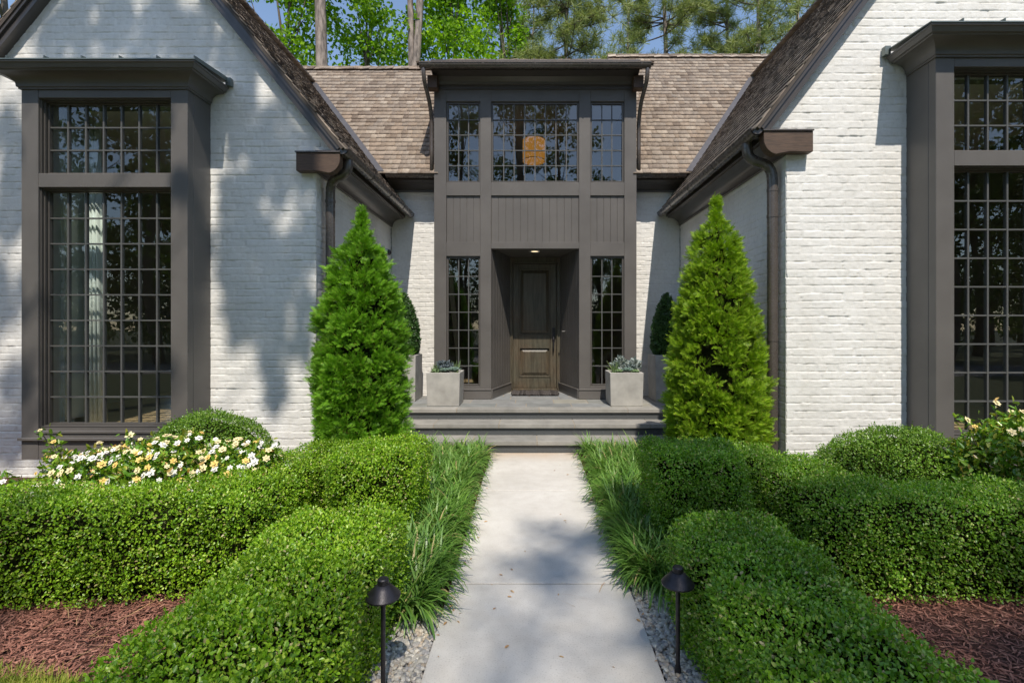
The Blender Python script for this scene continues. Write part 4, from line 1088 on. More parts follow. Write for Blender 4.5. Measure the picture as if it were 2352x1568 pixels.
# ---- conifers
def arbor(label, cx, cy, prof, n, mat, seed, L=0.062):
    """prof: list of (z, radius)"""
    zz = np.array([p_[0] for p_ in prof]); rr = np.array([p_[1] for p_ in prof])
    def rad(z): return np.interp(z, zz, rr)
    nt_ = 950; z = rng.uniform(0, 1, nt_*6); z = zz[0] + (zz[-1]-zz[0])*z
    z = z[rng.uniform(0, rr.max(), len(z)) < rad(z) + 0.03][:nt_]; a = rng.uniform(0, 2*PI, len(z))
    lobes = 0.06*np.sin(3*a + z*5.0 + seed)*np.sin(z*7.3 + 2*np.sin(a*2+seed)) + 0.05*np.sin(5*a - z*9 + seed*2)*np.sin(z*4.1 + a)
    r_ = np.maximum(rad(z)*0.96*(1 + lobes) - 0.085 + rng.normal(-0.008, 0.024, len(z)), 0.0)
    # every tuft is a small fan of sprays round its own shoot
    k = max(1, n//len(z)); m_ = len(z)*k
    ts = np.repeat(np.where(z > zz[-1]-0.5, 0.05, rng.uniform(0.045, 0.085, len(z))), k)
    zi, ai, ri = np.repeat(z, k), np.repeat(a, k), np.repeat(r_, k)
    nrm = np.stack([np.cos(ai), np.sin(ai), np.full(m_, 0.35)], 1); nrm = unit(nrm)
    d = rng.normal(size=(m_, 3)); d = unit(d); q = rng.uniform(0.2, 1.0, m_)[:, None]**0.6
    off = d*q*ts[:, None]
    off = off + nrm*np.maximum(0, -np.sum(off*nrm, 1, keepdims=True))*1.0
    p = np.stack([ri*np.cos(ai) + cx, ri*np.sin(ai) + cy, zi], 1) + off*[1,1,0.8]
    p[:,2] = np.maximum(p[:,2], 0.03)
    A = nrm*0.7 + d*0.75 + rng.normal(0, 0.28, p.shape); A[:,2] += 0.22
    tang = np.stack([-np.sin(ai), np.cos(ai), np.zeros(m_)], 1)
    Mn = nrm*rng.normal(0.5, 0.5, m_)[:, None] + tang*rng.normal(0, 0.6, m_)[:, None] + rng.normal(0, 0.3, p.shape); Mn[:,2] += 0.35
    z, a = zi, ai
    # an inner, sparser layer of old sprays
    t = thing('arborvitae', (cx, cy, 0), label, 'tree', 'cone shaped conifers flanking the steps')
    Sc = L*rng.uniform(0.7, 1.35, len(a))*np.where(z > zz[-1]-0.35, 0.65, 1.0)
    arrmesh('crown', *inst(p, A, Mn, Sc, *SPRAY), mat, t)
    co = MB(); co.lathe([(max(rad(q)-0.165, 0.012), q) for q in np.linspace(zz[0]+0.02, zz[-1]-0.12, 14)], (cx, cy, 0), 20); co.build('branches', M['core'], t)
    MB().tube([(cx,cy,-0.05),(cx,cy,zz[0]+0.3)], 0.05, 10).build('trunk', M['bark2'], t, True)
pl_ = [(0.05,0.40),(0.3,0.47),(0.7,0.50),(1.1,0.51),(1.45,0.49),(1.88,0.42),(2.2,0.335),(2.47,0.235),(2.66,0.14),(2.80,0.06),(2.88,0.015)]
arbor('deep green conical arborvitae left of the steps', wx(832,5.2), 5.2, pl_, 26000, M['arbor'], 1.0)
pr_ = [(0.05,0.46),(0.3,0.53),(0.7,0.54),(1.0,0.54),(1.42,0.49),(1.88,0.42),(2.15,0.345),(2.5,0.255),(2.72,0.16),(2.88,0.085),(3.0,0.02)]
arbor('golden green conical arborvitae right of the steps', wx(1645,5.22), 5.22, pr_, 27000, M['arbor_r'], 4.0)

def topiary(c, label):
    cx, cy = c; z0 = ZP + 0.70; zz = [z0, z0+0.15, z0+0.5, z0+0.85, z0+1.03]; rr = [0.20, 0.26, 0.235, 0.13, 0.02]
    n = 9000; z = rng.uniform(zz[0], zz[-1], n*2); k = rng.uniform(0, 0.27, n*2) < np.interp(z, zz, rr) + 0.01; z = z[k][:n]; a = rng.uniform(0, 2*PI, len(z))
    r_ = np.maximum(np.interp(z, zz, rr) - rng.uniform(0, 0.045, len(z)) + 0.018*np.sin(4*a+z*20)*np.sin(z*17), 0)
    nrm = unit(np.stack([np.cos(a), np.sin(a), np.full_like(a, 0.3)], 1)); p = np.stack([cx + r_*np.cos(a), cy + r_*np.sin(a), z], 1)
    t = thing('topiary', (cx, cy, z0), label, 'shrub', 'clipped cones in the tall planters')
    arrmesh('foliage', *leafy(p, nrm, 0.034, LEAF_BOX), M['topiary'], t)
    MB().lathe([(max(np.interp(q, zz, rr)-0.06, 0.01), q) for q in np.linspace(z0, z0+0.95, 9)], (cx,cy,0), 16).build('branches', M['core'], t)
    MB().tube([(cx,cy,z0-0.05),(cx,cy,z0+0.1)], 0.02, 8).build('trunk', M['bark2'], t, True)
topiary(TPL, 'clipped dark cone shrub peeping out behind the left conifer')
topiary(TPR, 'clipped dark cone shrub in shade beside the right conifer')

# ---- gardenias
def petal_mesh(name, mat):
    tv, tq = leaf_t(0.62, -0.10, 0.16)
    a = np.arange(6)*PI/3; A = np.stack([np.cos(a), np.sin(a), np.full(6, 0.22)], 1); Mn = np.tile([0,0,1.0], (6,1))
    V, Q = inst(np.zeros((6,3)), A, Mn, 0.031, tv, tq)
    a2 = a + 0.5; A2 = np.stack([np.cos(a2), np.sin(a2), np.full(6, 0.9)], 1)
    V2, Q2 = inst(np.zeros((6,3))+[0,0,0.004], A2, Mn + A2*[-0.5,-0.5,0], 0.017, tv, tq)
    V, Q = merge([(V, Q), (V2, Q2)])
    me = bpy.data.meshes.new(name); me.from_pydata([tuple(v) for v in V], [], [tuple(q) for q in Q]); me.update(); me.materials.append(mat); return me
FL = [petal_mesh('flower', M['petal']), petal_mesh('flower', M['petal_c']), petal_mesh('flower', M['petal_y'])]
def gardenia(label, c, rad, n_l, n_f, group, pw=(0.42,0.34,0.24), stems=()):
    cx, cy, cz = c
    t = thing('gardenia', (cx, cy, 0), label, 'flowering shrub', group)
    def sdf(p): return sd_ell(p, c, rad) + lump(p, 0.05, 8.0, cx)
    p, nr = shell(sdf, np.array(c)-np.array(rad)-0.1, np.array(c)+np.array(rad)+0.1, n_l, 0.16, 0.03, 0.0)
    pts = [p]; nrs = [nr]; st_ = MB(); r_ = random.Random(int(abs(cx)*100)); tips = []
    for k in range(16):
        a = r_.uniform(0, 2*PI); q = r_.uniform(0.55, 1.02)
        tip = (cx + rad[0]*q*math.cos(a), cy + rad[1]*q*math.sin(a), cz + rad[2]*r_.uniform(0.1, 0.8)); tips.append(tip)
    for s in stems: tips.append(s)
    for tip in tips:
        b0 = (cx + (tip[0]-cx)*0.25, cy + (tip[1]-cy)*0.25, 0.0)
        st_.tube(bez(b0, (b0[0], b0[1], tip[2]*0.5), (tip[0]*0.7+b0[0]*0.3, tip[1]*0.7+b0[1]*0.3, tip[2]*0.75), tip, 5), [0.006,0.006,0.005,0.005,0.004,0.003], 5)
    for s in stems:
        m_ = 46; tt = rng.uniform(0.45, 1.05, m_)[:, None]; base = np.array([cx + (s[0]-cx)*0.25, cy, 0.1])
        pts.append(base + (np.array(s)-base)*tt + rng.normal(0, 0.03, (m_,3))); nrs.append(unit(rng.normal(size=(m_,3)) + [0,0,0.6]))
    p = np.concatenate(pts); nr = np.concatenate(nrs)
    arrmesh('foliage', *leafy(p, nr, 0.055, leaf_t(0.42, 0.08, 0.12), up=0.5, out=0.4), M['gard'], t)
    st_.build('stems', M['stem'], t)
    fp, fn = shell(sdf, np.array(c)-np.array(rad)-0.1, np.array(c)+np.array(rad)+0.1, n_f*16, 0.01, 0.03, 0.2)
    ok = (fn[:,1] < 0.6) & (fp[:,2] > cz-rad[2]*0.9); fp, fn = fp[ok], fn[ok]; cnt = 0; used = []
    cand = list(zip(fp, fn)) 
    for s in stems: cand.insert(0, (np.array(s), np.array([0.1,-0.5,0.8])))
    for q, nn in cand:
        if cnt >= n_f: break
        if any(np.linalg.norm(q-u_) < 0.032 for u_ in used): continue
        used.append(q); o = bpy.data.objects.new('flower', FL[int(rng.choice(3, p=pw))]); COL.objects.link(o); o.parent = t
        d = Vector((nn[0]+rng.normal(0,0.25), nn[1]-0.35+rng.normal(0,0.25), nn[2]+0.25)); o.rotation_euler = d.to_track_quat('Z','X').to_euler()
        o.location = Vector(q + nn*0.028) - Vector((cx, cy, 0)); o.scale = (rng.uniform(0.6,1.15),)*3; cnt += 1
GG = 'gardenias blooming below the left bay window'
gardenia('leggy gardenia with tall stem under the left window corner', (wx(235,4.0), 4.0, 0.36), (0.42,0.26,0.30), 2800, 150, GG, stems=[(wx(95,4.0),4.0,0.80),(wx(140,4.0),3.95,0.72),(wx(165,4.0),3.95,0.60)])
gardenia('gardenia thick with white blooms before the rounded shrub', (wx(390,3.95), 3.95, 0.40), (0.36,0.24,0.33), 2800, 170, GG, stems=[(wx(300,4.0),4.0,0.76),(wx(325,3.95),3.95,0.74)])
gardenia('gardenia of white and yellow blooms nearest the bright brick wall', (wx(545,4.05), 4.05, 0.37), (0.34,0.25,0.33), 2600, 150, GG, stems=[(wx(632,4.05),4.05,0.66),(wx(610,4.05),4.0,0.70)])
gardenia('low gardenia sprig blooming at the left picture edge', (wx(10,3.9), 3.9, 0.38), (0.22,0.16,0.10), 240, 14, None, pw=(0.7,0.3,0.0))
gardenia('gardenia with upright shoots below the sunlit right bay window', (wx(2330,3.85), 3.85, 0.47), (0.50,0.32,0.43), 7500, 30, None, pw=(0.2,0.5,0.3), stems=[(wx(2205,3.85),3.8,0.92),(wx(2235,3.85),3.85,0.86),(wx(2285,3.85),3.85,1.04),(wx(2320,3.9),3.9,0.96),(wx(2345,3.8),3.8,0.98),(wx(2262,3.8),3.8,0.82)])

# ---- border grass (mondo/liriope): nobody could count the blades
def grass_border(name, xa, xb, y0, y1, n, label, edge):
    """xa,xb callables of y"""
    y = rng.uniform(y0, y1, n); t = rng.uniform(0, 1, n); x = xa(y) + (xb(y)-xa(y))*t
    nclump = n//32; ci = rng.integers(0, nclump, n)
    cy = rng.uniform(y0, y1, nclump); ct = rng.uniform(0, 1, nclump); cx = xa(cy) + (xb(cy)-xa(cy))*ct
    x = cx[ci] + rng.normal(0, 0.02, n); y = cy[ci] + rng.normal(0, 0.02, n)
    ang = rng.uniform(0, 2*PI, n); lean = rng.uniform(0.25, 1.0, n)
    L = rng.uniform(0.24, 0.41, n)
    segs = 5; w = rng.uniform(0.0042, 0.0076, n)
    dirx, diry = np.cos(ang), np.sin(ang)
    dirx = dirx + edge*0.30*np.clip(1-ct[ci]*2.2 if edge > 0 else 1-ct[ci]*2.2, 0, 1); nrmd = np.hypot(dirx, diry)+1e-6; dirx /= nrmd; diry /= nrmd
    V = np.zeros((n, segs+1, 2, 3)); px_ = np.zeros(n); pz_ = np.zeros(n); th = R(86) - lean*0.35
    sx, sy = -diry, dirx
    for k in range(segs+1):
        ww = w*(1.0 if k < segs-1 else (0.7 if k == segs-1 else 0.08))
        for s, sg in enumerate((-1, 1)):
            V[:,k,s,0] = x + dirx*px_ + sg*sx*ww; V[:,k,s,1] = y + diry*px_ + sg*sy*ww; V[:,k,s,2] = np.maximum(pz_ - 0.02, 0.004)
        px_ = px_ + np.cos(th)*L/segs; pz_ = pz_ + np.sin(th)*L/segs; th = th - lean*0.70
    idx = np.arange(n*(segs+1)*2).reshape(n, segs+1, 2)
    Q = np.stack([idx[:,:-1,0], idx[:,1:,0], idx[:,1:,1], idx[:,:-1,1]], -1).reshape(-1, 4)
    o = arrmesh(name, V.reshape(-1,3), Q, M['liriope'], None, True)
    return tag(o, label, 'border grass', 'grass borders along the walk', 'stuff')
grass_border('border_grass', lambda y: np.full_like(y, -0.60), lambda y: np.interp(y, [2.6,3.0,3.4,4.4,6.4], [-0.78,-0.84,-0.86,-0.92,-1.5]), 2.80, 6.38, 8200, 'dark green strappy border grass left of the concrete walk', 1)
grass_border('border_grass', lambda y: np.full_like(y, 0.73), lambda y: np.interp(y, [2.7,3.0,3.4,4.4,6.4], [0.86,0.92,0.93,1.0,1.62]), 3.06, 6.38, 8200, 'light green strappy border grass right of the concrete walk', -1)

# ---- mulch shreds, pine straw, gravel, turf
def shreds(regions, n, mat, L, W, z0, name, label, cat):
    P = []
    for (x0, x1, y0, y1, wt) in regions: 
        k = int(n*wt); P.append(np.stack([rng.uniform(x0,x1,k), rng.uniform(y0,y1,k), rng.uniform(z0, z0+0.022, k)], 1))
    P = np.concatenate(P); k = len(P); a = rng.uniform(0, 2*PI, k); d = np.stack([np.cos(a), np.sin(a), rng.normal(0, 0.16, k)], 1)
    Mn = np.stack([rng.normal(0,0.35,k), rng.normal(0,0.35,k), np.ones(k)], 1)
    tv, tq = quad_strip([((-0.5,0,0),(-0.1,0.03,0.03),W*0.6,W),((-0.1,0.03,0.03),(0.5,-0.02,0.0),W,W*0.4)])
    o = arrmesh(name, *inst(P, d, Mn, L*rng.uniform(0.4,1.2,k), tv, tq), mat); return tag(o, label, cat, None, 'stuff')
shreds([(-3.6,-1.35,2.38,3.2,0.42),(1.4,3.6,1.6,3.2,0.42),(-5,-2.2,3.6,5.2,0.10),(2.2,5,3.6,5.0,0.06)], 26000, M['chip'], 0.055, 0.14, -0.03, 'mulch', 'reddish brown shredded bark mulch over the planting beds', 'mulch')
shreds([(-2.7,-1.4,2.42,3.0,0.6),(1.45,2.8,1.9,2.9,0.25),(-0.9,-0.55,2.2,3.0,0.05),(0.1,0.6,2.9,3.3,0.05)], 70, M['straw'], 0.19, 0.018, 0.0, 'pine_straw', 'long tan pine needles fallen on the mulch', 'pine straw')

def litter(n):
    P = np.stack([rng.uniform(-0.45, 0.6, n), rng.uniform(1.9, 6.4, n), np.full(n, 0.003)], 1)
    side = rng.uniform(0, 1, n) < 0.7; P[side, 0] = np.where(P[side, 0] < 0.06, -0.47, 0.6) + rng.normal(0, 0.05, side.sum())
    a = rng.uniform(0, 2*PI, n); A = np.stack([np.cos(a), np.sin(a), rng.uniform(0, 0.2, n)], 1)
    Mn = np.stack([rng.normal(0,0.3,n), rng.normal(0,0.3,n), np.ones(n)], 1)
    o = arrmesh('fallen_leaves', *inst(P, A, Mn, rng.uniform(0.012, 0.04, n), *LEAF_NARROW), M['straw']); tag(o, 'small dry tan leaves scattered along the edges of the concrete walk', 'leaf litter', None, 'stuff')
litter(80)

def ico(sub=1):
    import bmesh
    bm = bmesh.new(); bmesh.ops.create_icosphere(bm, subdivisions=sub, radius=1.0); V = np.array([v.co[:] for v in bm.verts]); Fc = np.array([[v.index for v in f.verts] for f in bm.faces]); bm.free(); return V, Fc
IV, IF = ico(2)
def gravel(regs, n):
    P = []
    for x0, x1, y0, y1, wt in regs:
        k = int(n*wt); P.append(np.stack([rng.uniform(x0,x1,k), rng.uniform(y0,y1,k), rng.uniform(-0.028,0.0,k)], 1))
    P = np.concatenate(P); k = len(P); a = rng.uniform(0, 2*PI, k)
    s = rng.uniform(0.008, 0.0165, k)
    V = IV[None]*np.stack([s*rng.uniform(1.0,1.5,k), s, s*rng.uniform(0.5,0.8,k)], 1)[:, None]
    V = V*(1 + 0.18*np.sin(IV[None,:,0:1]*3 + rng.uniform(0,6,(k,1,1)))*np.cos(IV[None,:,1:2]*2.5 + rng.uniform(0,6,(k,1,1))))
    ca, sa = np.cos(a)[:,None], np.sin(a)[:,None]
    X = V[...,0]*ca - V[...,1]*sa; Y = V[...,0]*sa + V[...,1]*ca
    V = np.stack([X, Y, V[...,2] + 0.25*X*rng.normal(0,1,(k,1))], -1) + P[:, None]
    Fq = IF[None] + (np.arange(k)*len(IV))[:, None, None]
    o = arrmesh('gravel', V.reshape(-1,3), Fq.reshape(-1,3), M['pebble'], None, True)
    tag(o, 'grey and tan river pebbles between the walk and the hedges', 'gravel', None, 'stuff')
gravel([(-0.80,-0.515,1.7,2.95,0.5),(0.645,0.86,1.7,3.25,0.5)], 6600)

def turf(n):
    x = rng.uniform(-3.4, -1.7, n); y = rng.uniform(1.6, 2.52, n)
    edge = np.interp(x, [-3.4,-2.55,-2.1,-1.7], [2.52,2.44,2.34,2.12]); k = y < edge + rng.normal(0,0.015,n); x, y = x[k], y[k]; n = len(x)
    P = np.stack([x, y, np.full(n,-0.06)], 1); d = rng.normal(0, 0.45, (n,3)); d[:,2] = 1
    tv, tq = quad_strip([((0,0,0),(0.55,0,0.02),0.055,0.05),((0.55,0,0.02),(1,0,-0.12),0.05,0.01)])
    V1 = inst(P, d, rng.normal(size=(n,3)), rng.uniform(0.06,0.10,n), tv, tq)
    o = arrmesh('turf', *V1, M['turf']); tag(o, 'short yellow green lawn grass at the lower left corner', 'grass', None, 'stuff')
turf(16000)

# ---- path lights
def path_light(x, y, h, label):
    t = thing('path_light', (x, y, -0.03), label, 'path light', 'mushroom path lights by the walk')
    MB().lathe([(0.030,-0.005),(0.030,0.012),(0.018,0.022),(0.013,0.06)], (x,y,-0.03), 20).build('base_flange', M['black'], t, True, auto=R(30))
    MB().lathe([(0.0105,0.04),(0.0105,h-0.10)], (x,y,-0.03), 16).build('post', M['black'], t, True, auto=R(30))
    hat = MB(); hat.lathe([(0.012,h-0.055),(0.072,h-0.085),(0.0765,h-0.085),(0.0775,h-0.078),(0.066,h-0.064),(0.044,h-0.042),(0.029,h-0.027),(0.025,h-0.026),(0.025,h-0.005),(0.020,h)], (x,y,-0.03), 36)
    hat.build('hat', M['black'], t, True, auto=R(38))
path_light(wx(880,2.25), 2.25, 0.545, 'dark bronze mushroom path light on the left gravel strip')
path_light(wx(1557,2.38), 2.38, 0.535, 'dark bronze mushroom path light on the right gravel strip')

# ================================================================ TREES
def trunk_mesh(mb, pts, rs, n=12): mb.tube(pts, rs, n)
def clump_leaves(centres, rads, per, L, tmpl=LEAF, flat=0.7):
    C = np.repeat(np.array(centres), per, 0); Rr = np.repeat(np.array(rads), per)
    d = unit(rng.normal(size=C.shape)); r_ = Rr*rng.uniform(0.15, 1.0, len(C))**0.6
    p = C + d*r_[:,None]*[1,1,flat]
    A = rng.normal(size=p.shape); A[:,2] -= 0.3; Mn = rng.normal(0, 0.6, p.shape); Mn[:,2] += 0.8
    return inst(p, A, Mn, L*rng.uniform(0.7, 1.25, len(p)), *tmpl)
def limbs(mb, trunk_pts, centres, r0=0.06):
    tp = np.array(trunk_pts)
    for c in centres:
        c = np.array(c); below = [q for q in tp if q[2] < c[2] - 0.4] or [tp[0]]
        q = below[-1] if len(below) < 3 else below[-random.choice([1,2])]
        mid = q*0.5 + c*0.5 + np.array([0,0,0.25])
        mb.tube(bez(q, q*0.6 + c*0.4, mid, c, 5), [r0, r0*0.85, r0*0.65, r0*0.5, r0*0.35, r0*0.2], 6)

def decid_tree(px, D, label, h, rt, zlo, zhi, xr, yr, ncl, per, L, group, mat='decid', lean=0.0, x=None, crad=(0.5,0.95), bark='bark2'):
    x0 = wx(px, D) if x is None else x
    t = thing('broadleaf_tree', (x0, D, -0.06), label, 'tree', group)
    pts = [(x0 + lean*k/8*h*0.2 + 0.15*math.sin(k*1.3+D), D + 0.1*math.sin(k*1.9), -0.06 + h*k/8) for k in range(9)]
    mb = MB(); mb.tube(pts, [rt*(1-0.85*k/8) for k in range(9)], 12)
    cs = []
    for i in range(ncl):
        zc = random.uniform(zlo, zhi); q = (zc-zlo)/(zhi-zlo); w_ = math.sqrt(max(0.15, 1-(2*q-0.9)**2))
        a = random.uniform(0, 2*PI); rr_ = math.sqrt(random.random())
        cs.append((x0 + lean*q + xr*w_*rr_*math.cos(a), D + yr*w_*rr_*math.sin(a), zc))
    limbs(mb, pts, cs[::2], 0.05)
    mb.build('trunk', M[bark], t, True)
    rd = [random.uniform(*crad) for _ in cs]
    arrmesh('crown', *clump_leaves(cs, rd, per, L), M[mat], t)
    return t

def pine_tree(px, D, label, h, rt, zlo, zhi, blen, levels, group, mat='pine', L=0.34, x=None, lean=0.0, fork=None, bark='bark', per=13, nb=4):
    x0 = wx(px, D) if x is None else x
    t = thing('pine_tree', (x0, D, -0.06), label, 'tree', group)
    r_ = random.Random(int(abs(px)*3 + D*7)); mb = MB(); br = MB()
    def tp(z): return np.array([x0 + lean*(z/h) + 0.10*math.sin(z*0.35 + px), D + 0.1*math.sin(z*0.4+1), z])
    zs_ = np.linspace(-0.06, h, 12); mb.tube([tp(z) for z in zs_], [rt*(1-0.75*max(0, z/h)) for z in zs_], 14)
    if fork:
        zf, dx_, rf = fork
        mb.tube(bez(tp(zf), tp(zf)+[dx_*0.6,0,0.8], tp(zf)+[dx_,0,2.0], tp(h*0.95)+[dx_*1.6,0,0], 8), [rf, rf*0.95, rf*0.9, rf*0.85, rf*0.8, rf*0.7, rf*0.6, rf*0.5, rf*0.3], 12)
    Cc, Aa = [], []
    for i in range(levels):
        z = zlo + (zhi-zlo)*(i + r_.random())/levels; q = (z-zlo)/(zhi-zlo)
        bl = blen*(1.0 - 0.65*q)*(0.6 + 0.4*min(1, q*3+0.5))
        for j in range(nb):
            a = r_.uniform(0, 2*PI); le = bl*r_.uniform(0.6, 1.1); b0 = tp(z)
            tip = b0 + np.array([math.cos(a)*le, math.sin(a)*le, le*r_.uniform(-0.10, 0.30)])
            path = bez(b0, b0*0.65 + tip*0.35 + [0,0,-0.05*le], b0*0.3 + tip*0.7 + [0,0,-0.08*le], tip, 6)
            br.tube(path, [0.034, 0.03, 0.026, 0.02, 0.016, 0.011, 0.007], 6)
            for k in range(per):
                s = r_.uniform(0.35, 1.05)**0.8; i0 = min(int(s*6), 5); pt = path[i0] + (path[i0+1]-path[i0])*(s*6-i0 if s < 1 else 1)
                off = np.array([r_.gauss(0, 0.20*le*s), r_.gauss(0, 0.20*le*s), abs(r_.gauss(0, 0.09*le)) + 0.02]); tipp = pt + off
                Cc.append(tipp); Aa.append(unit(off + (tip-b0)/le*0.35 + np.array([0,0,0.25])))
                if k % 3 == 0: br.tube([pt, pt*0.4+tipp*0.6+[0,0,-0.03], tipp], [0.012, 0.009, 0.005], 4)
    mb.build('trunk', M[bark], t, True)
    br.build('branches', M['bark2'], t, True)
    Cc, Aa = np.array(Cc), np.array(Aa); n = len(Cc)
    arrmesh('crown', *inst(Cc, Aa, rng.normal(size=(n,3)), L*rng.uniform(0.75,1.25,n), *NEEDLES), M[mat], t)
    return t

DG = 'sunlit broadleaf trees behind the house'
PG = 'pines behind the house'
decid_tree(655, 17.5, 'leafy tree behind the left wing ridge, left of the thick pine trunk', 15, 0.16, 7.0, 15.5, 2.2, 2.0, 60, 185, 0.17, DG)
decid_tree(835, 18.5, 'leafy bright tree between the thick pine trunk and the forked trunk', 15, 0.15, 8.0, 16.0, 1.7, 1.8, 52, 180, 0.17, DG)
decid_tree(1035, 18.0, 'leafy bright tree just right of the forked trunk above the dormer', 14, 0.13, 8.0, 14.2, 1.6, 1.6, 50, 180, 0.165, DG)
decid_tree(1130, 21.0, 'thin airy broadleaf tree with gaps of sky above the dormer', 16, 0.12, 9.0, 16.5, 1.3, 1.4, 42, 140, 0.165, DG, lean=0.3)
decid_tree(20, 16.0, 'leafy tree showing at the top left corner over the gable', 18, 0.2, 7.0, 17.0, 2.6, 2.4, 46, 110, 0.19, DG)
pine_tree(741, 15.5, 'thick straight pine trunk with scaly bark rising behind the left roof', 26, 0.245, 14.5, 25, 3.4, 9, PG, per=11)
pine_tree(941, 16.5, 'forked pine trunk dividing just above the left roof ridge', 25, 0.15, 15.5, 24, 3.2, 8, PG, fork=(9.6, 0.34, 0.15), per=11)
pine_tree(1165, 22.0, 'slim leaning pine above the dormer with sparse branches', 25, 0.13, 11.5, 24, 2.0, 10, PG, lean=-0.6, per=9, nb=3)
pine_tree(1302, 20.0, 'broad pine crown right of centre above the dormer roof', 18, 0.15, 9.8, 18, 2.7, 17, PG, per=21)
pine_tree(1440, 27.0, 'distant pine in the sky gap right of the broad crown', 22, 0.16, 14.0, 22, 2.0, 8, PG, per=14)
pine_tree(1532, 21.5, 'straight pale pine trunk with dark branches above the right roof', 24, 0.15, 10.5, 20, 2.3, 15, PG, per=18)
pine_tree(1668, 23.0, 'dense pine crown with a thin dark trunk above the right ridge', 23, 0.12, 11.6, 22, 2.2, 18, PG, per=19, bark='bark2')
pine_tree(1742, 20.5, 'pine with reddish trunk nearest the right wing roof', 24, 0.15, 11.2, 21, 1.9, 12, PG, per=15)
pine_tree(1830, 25.0, 'pine half hidden by the steep right wing roof', 24, 0.15, 13.2, 22, 2.3, 11, PG, per=15)
pine_tree(1225, 28.0, 'farthest thin pine seen in the gap left of the broad crown', 22, 0.12, 14.5, 21, 1.7, 7, PG, per=12)

# ---- trees behind the photographer: they cast the dappled shade and show in the glass
def shade_tree(x, y, label, h, rt, centres, per, L, kind, rads, group, flat=0.6):
    t = thing(kind, (x, y, -0.06), label, 'tree', group)
    pts = [(x + 0.2*math.sin(k*1.1+x), y + 0.2*math.sin(k*0.8), -0.06 + h*k/9) for k in range(10)]
    mb = MB(); mb.tube(pts, [rt*(1-0.8*k/9) for k in range(10)], 12); limbs(mb, pts, centres[::7], 0.045); mb.build('trunk', M['bark2'], t, True)
    arrmesh('crown', *clump_leaves(centres, rads, per, L, LEAF, flat), M['shade'], t)
def up(X, Y, Z, h):
    t_ = h - Z; return (X + SUN[0]*t_, Y + SUN[1]*t_, h)
RG = 'yard trees reflected in the windows'
# shade falling on the left wing wall
cs, rd = [], []
rr_ = random.Random(5)
def wall_shade(px, py, r, D=YL, h=14.5):
    cs.append(up(wx(px,D), D, wz(py,D), h + rr_.uniform(-1.5, 1.5))); rd.append(r*0.92)
for px, py, r in [(120,60,0.30),(200,30,0.35),(300,60,0.35),(380,20,0.3),(420,80,0.3),(230,110,0.3),(520,120,0.22),(560,230,0.20),(600,330,0.22),(640,280,0.2),(700,330,0.2),
                  (545,330,0.16),(560,440,0.16),(640,430,0.2),(700,400,0.18),(530,520,0.17),(520,600,0.17),(560,640,0.15),(620,560,0.2),(680,600,0.22),(640,650,0.2),(700,700,0.2),(590,700,0.17),
                  (630,760,0.16),(690,790,0.15),(620,840,0.13),(635,900,0.11),(540,760,0.08),(460,560,0.12),(410,420,0.12),(410,960,0.15),
                  (70,330,0.16),(75,480,0.16),(68,640,0.15),(80,830,0.2),(70,930,0.24),(110,1000,0.25),(15,300,0.2),(15,500,0.2),(10,700,0.2),(20,880,0.16),(25,1010,0.2),(160,90,0.3),(260,20,0.3),(340,120,0.26),(470,60,0.26),(440,130,0.2),(-60,400,0.4),(-80,700,0.4)]:
    wall_shade(px, py, r)
for i in range(30):
    px, py = rr_.choice([(rr_.uniform(60,520), rr_.uniform(-40,140)), (rr_.uniform(500,735), rr_.uniform(120,470)), (rr_.uniform(515,735), rr_.uniform(470,740)), (rr_.uniform(-60,48), rr_.uniform(150,1000))])
    wall_shade(px, py, rr_.uniform(0.11, 0.2))
shade_tree(-7.5, -5.5, 'tall oak behind the viewer whose leaves dapple the left wing', 18, 0.32, cs, 95, 0.12, 'oak_tree', rd, RG)
# shade over the right foreground and the near walk
cs, rd = [], []
for i in range(95):
    X, Y = rr_.uniform(0.9, 5.2), rr_.uniform(0.3, 4.3)
    if X > 2.4 and Y > 3.8: continue
    if Y > 4.2: continue
    cs.append(up(X, Y, 0.5, 19 + rr_.uniform(-2, 2))); rd.append(rr_.uniform(0.3, 0.5))
for X in (0.85, 1.1, 1.35, 1.6):
    for Y in (3.35, 3.65, 3.95, 4.15): cs.append(up(X, Y, 0.55, 17 + rr_.uniform(-1, 1))); rd.append(0.24)
shade_tree(7.5, -9.5, 'broad oak behind the viewer that shades the right hedges', 20, 0.36, cs, 78, 0.13, 'oak_tree', rd, RG)
cs, rd = [], []
for i in range(13):
    for k in range(14):
        X, Y = -1.75 + 3.0*i/12 + rr_.uniform(-0.1, 0.1), -0.4 + 3.5*k/13 + rr_.uniform(-0.1, 0.1)
        if X < -0.7 and Y > 2.55: continue
        cs.append(up(X, Y, 0.3, 26 + rr_.uniform(-2, 2))); rd.append(rr_.uniform(0.24, 0.34))
for i in range(26):
    X, Y = rr_.uniform(-0.02, 0.5), rr_.uniform(3.3, 4.15)
    cs.append(up(X, Y, 0.0, 20 + rr_.uniform(-1, 1))); rd.append(0.2)
shade_tree(-0.5, -14.5, 'oak behind the viewer that shades the near end of the walk', 27, 0.32, cs, 10, 0.13, 'oak_tree', rd, RG)
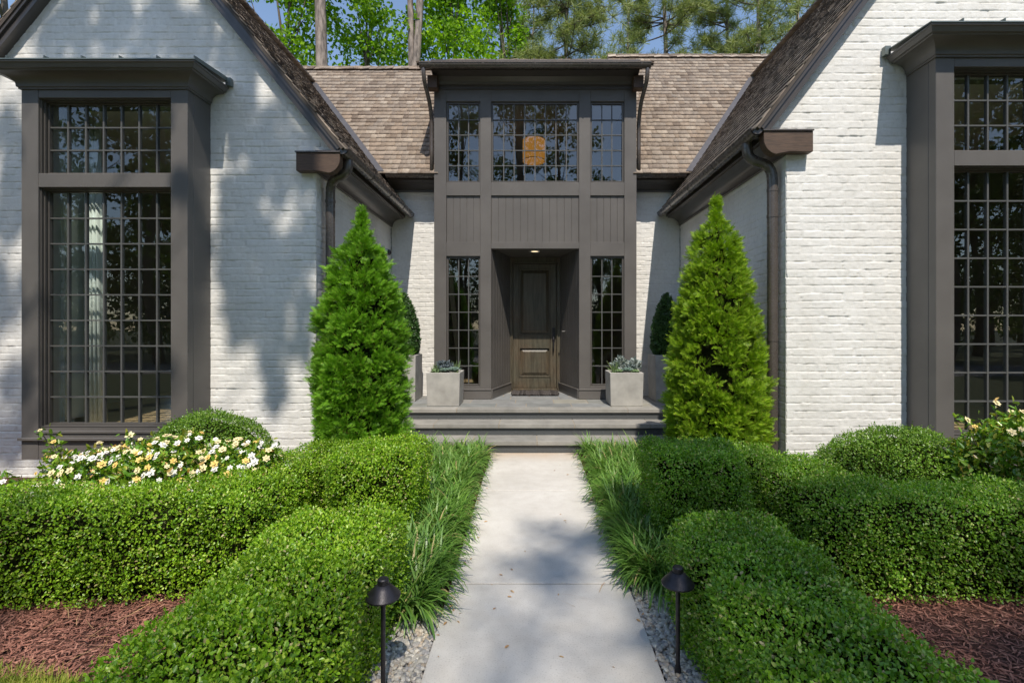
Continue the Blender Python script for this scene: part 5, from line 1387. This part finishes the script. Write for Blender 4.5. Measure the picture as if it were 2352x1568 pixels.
# the rest of the yard edge
ring = []
for k in range(24):
    x = -40 + 80*k/23 + rr_.uniform(-1.2, 1.2); ring.append((x, rr_.uniform(-27, -21) + abs(x)*0.15, (rr_.uniform(15, 22) if not -9 < x <= 3.2 else rr_.uniform(22, 26)) if not 3.2 < x < 10 else rr_.uniform(9, 11)))
for k in range(20): ring.append((-44 + 88*k/19 + rr_.uniform(-1.5,1.5), rr_.uniform(-37,-31), rr_.uniform(13,19)))
ring += [(-22,-4,14),(-17,-12,16),(19,-13,17),(23,-5,15),(13,-17,15),(-28,6,14),(28,5,15)]
for k, (x, y, h) in enumerate(ring):
    cs = []; rd = []
    for i in range(46):
        q = rr_.random(); z = h*(0.04 + 0.93*q); w_ = h*0.17*math.sqrt(max(0.12, 1-(2*q-0.8)**2)); a = rr_.uniform(0, 2*PI); s_ = math.sqrt(rr_.random())
        cs.append((x + w_*s_*math.cos(a), y + w_*s_*math.sin(a), z)); rd.append(rr_.uniform(0.8, 1.5))
    shade_tree(x, y, 'yard tree behind the viewer, seen only mirrored in the window glass', h, 0.25, cs, 105, 0.29, 'broadleaf_tree', rd, 'trees mirrored in the glass')

# ================================================================ LIGHT, SKY, CAMERA
W = bpy.data.worlds.new('World'); S.world = W; W.use_nodes = True
nt = W.node_tree; bg = nt.nodes['Background']
sky = nt.nodes.new('ShaderNodeTexSky'); sky.sky_type = 'NISHITA'; sky.sun_disc = False
el = math.asin(SUN_L[2]); sky.sun_elevation = el; sky.sun_rotation = math.atan2(SUN_L[0], SUN_L[1])
sky.altitude = 300; sky.air_density = 1.0; sky.dust_density = 0.4; sky.ozone_density = 2.0
nt.links.new(sky.outputs[0], bg.inputs['Color']); bg.inputs['Strength'].default_value = 0.15
sl = bpy.data.lights.new('sun', 'SUN'); sl.energy = 3.2; sl.angle = R(0.55); sl.color = (1.0, 0.965, 0.91)
so = bpy.data.objects.new('sun', sl); COL.objects.link(so); so.location = (5, -30, 45)
so.rotation_euler = Vector(tuple(-SUN_L)).to_track_quat('-Z', 'Y').to_euler()

cam = bpy.data.cameras.new('camera'); co_ = bpy.data.objects.new('camera', cam); COL.objects.link(co_)
co_.location = (0, 0, H); co_.rotation_euler = (R(90), 0, 0)
cam.sensor_width = 36.0; cam.lens = 36.0*F/2352.0
cam.shift_x = -(CX - 1176.0)/2352.0; cam.shift_y = -(784.0 - CY)/2352.0
cam.clip_start = 0.05; cam.clip_end = 1000
S.camera = co_
S.view_settings.view_transform = 'Standard'; S.view_settings.look = 'None'
S.view_settings.exposure = 0.56; S.view_settings.gamma = 1.0
S.view_settings.use_white_balance = True; S.view_settings.white_balance_temperature = 7000
S.render.engine = 'CYCLES'
S.cycles.max_bounces = 8; S.cycles.transparent_max_bounces = 12; S.cycles.use_denoising = True
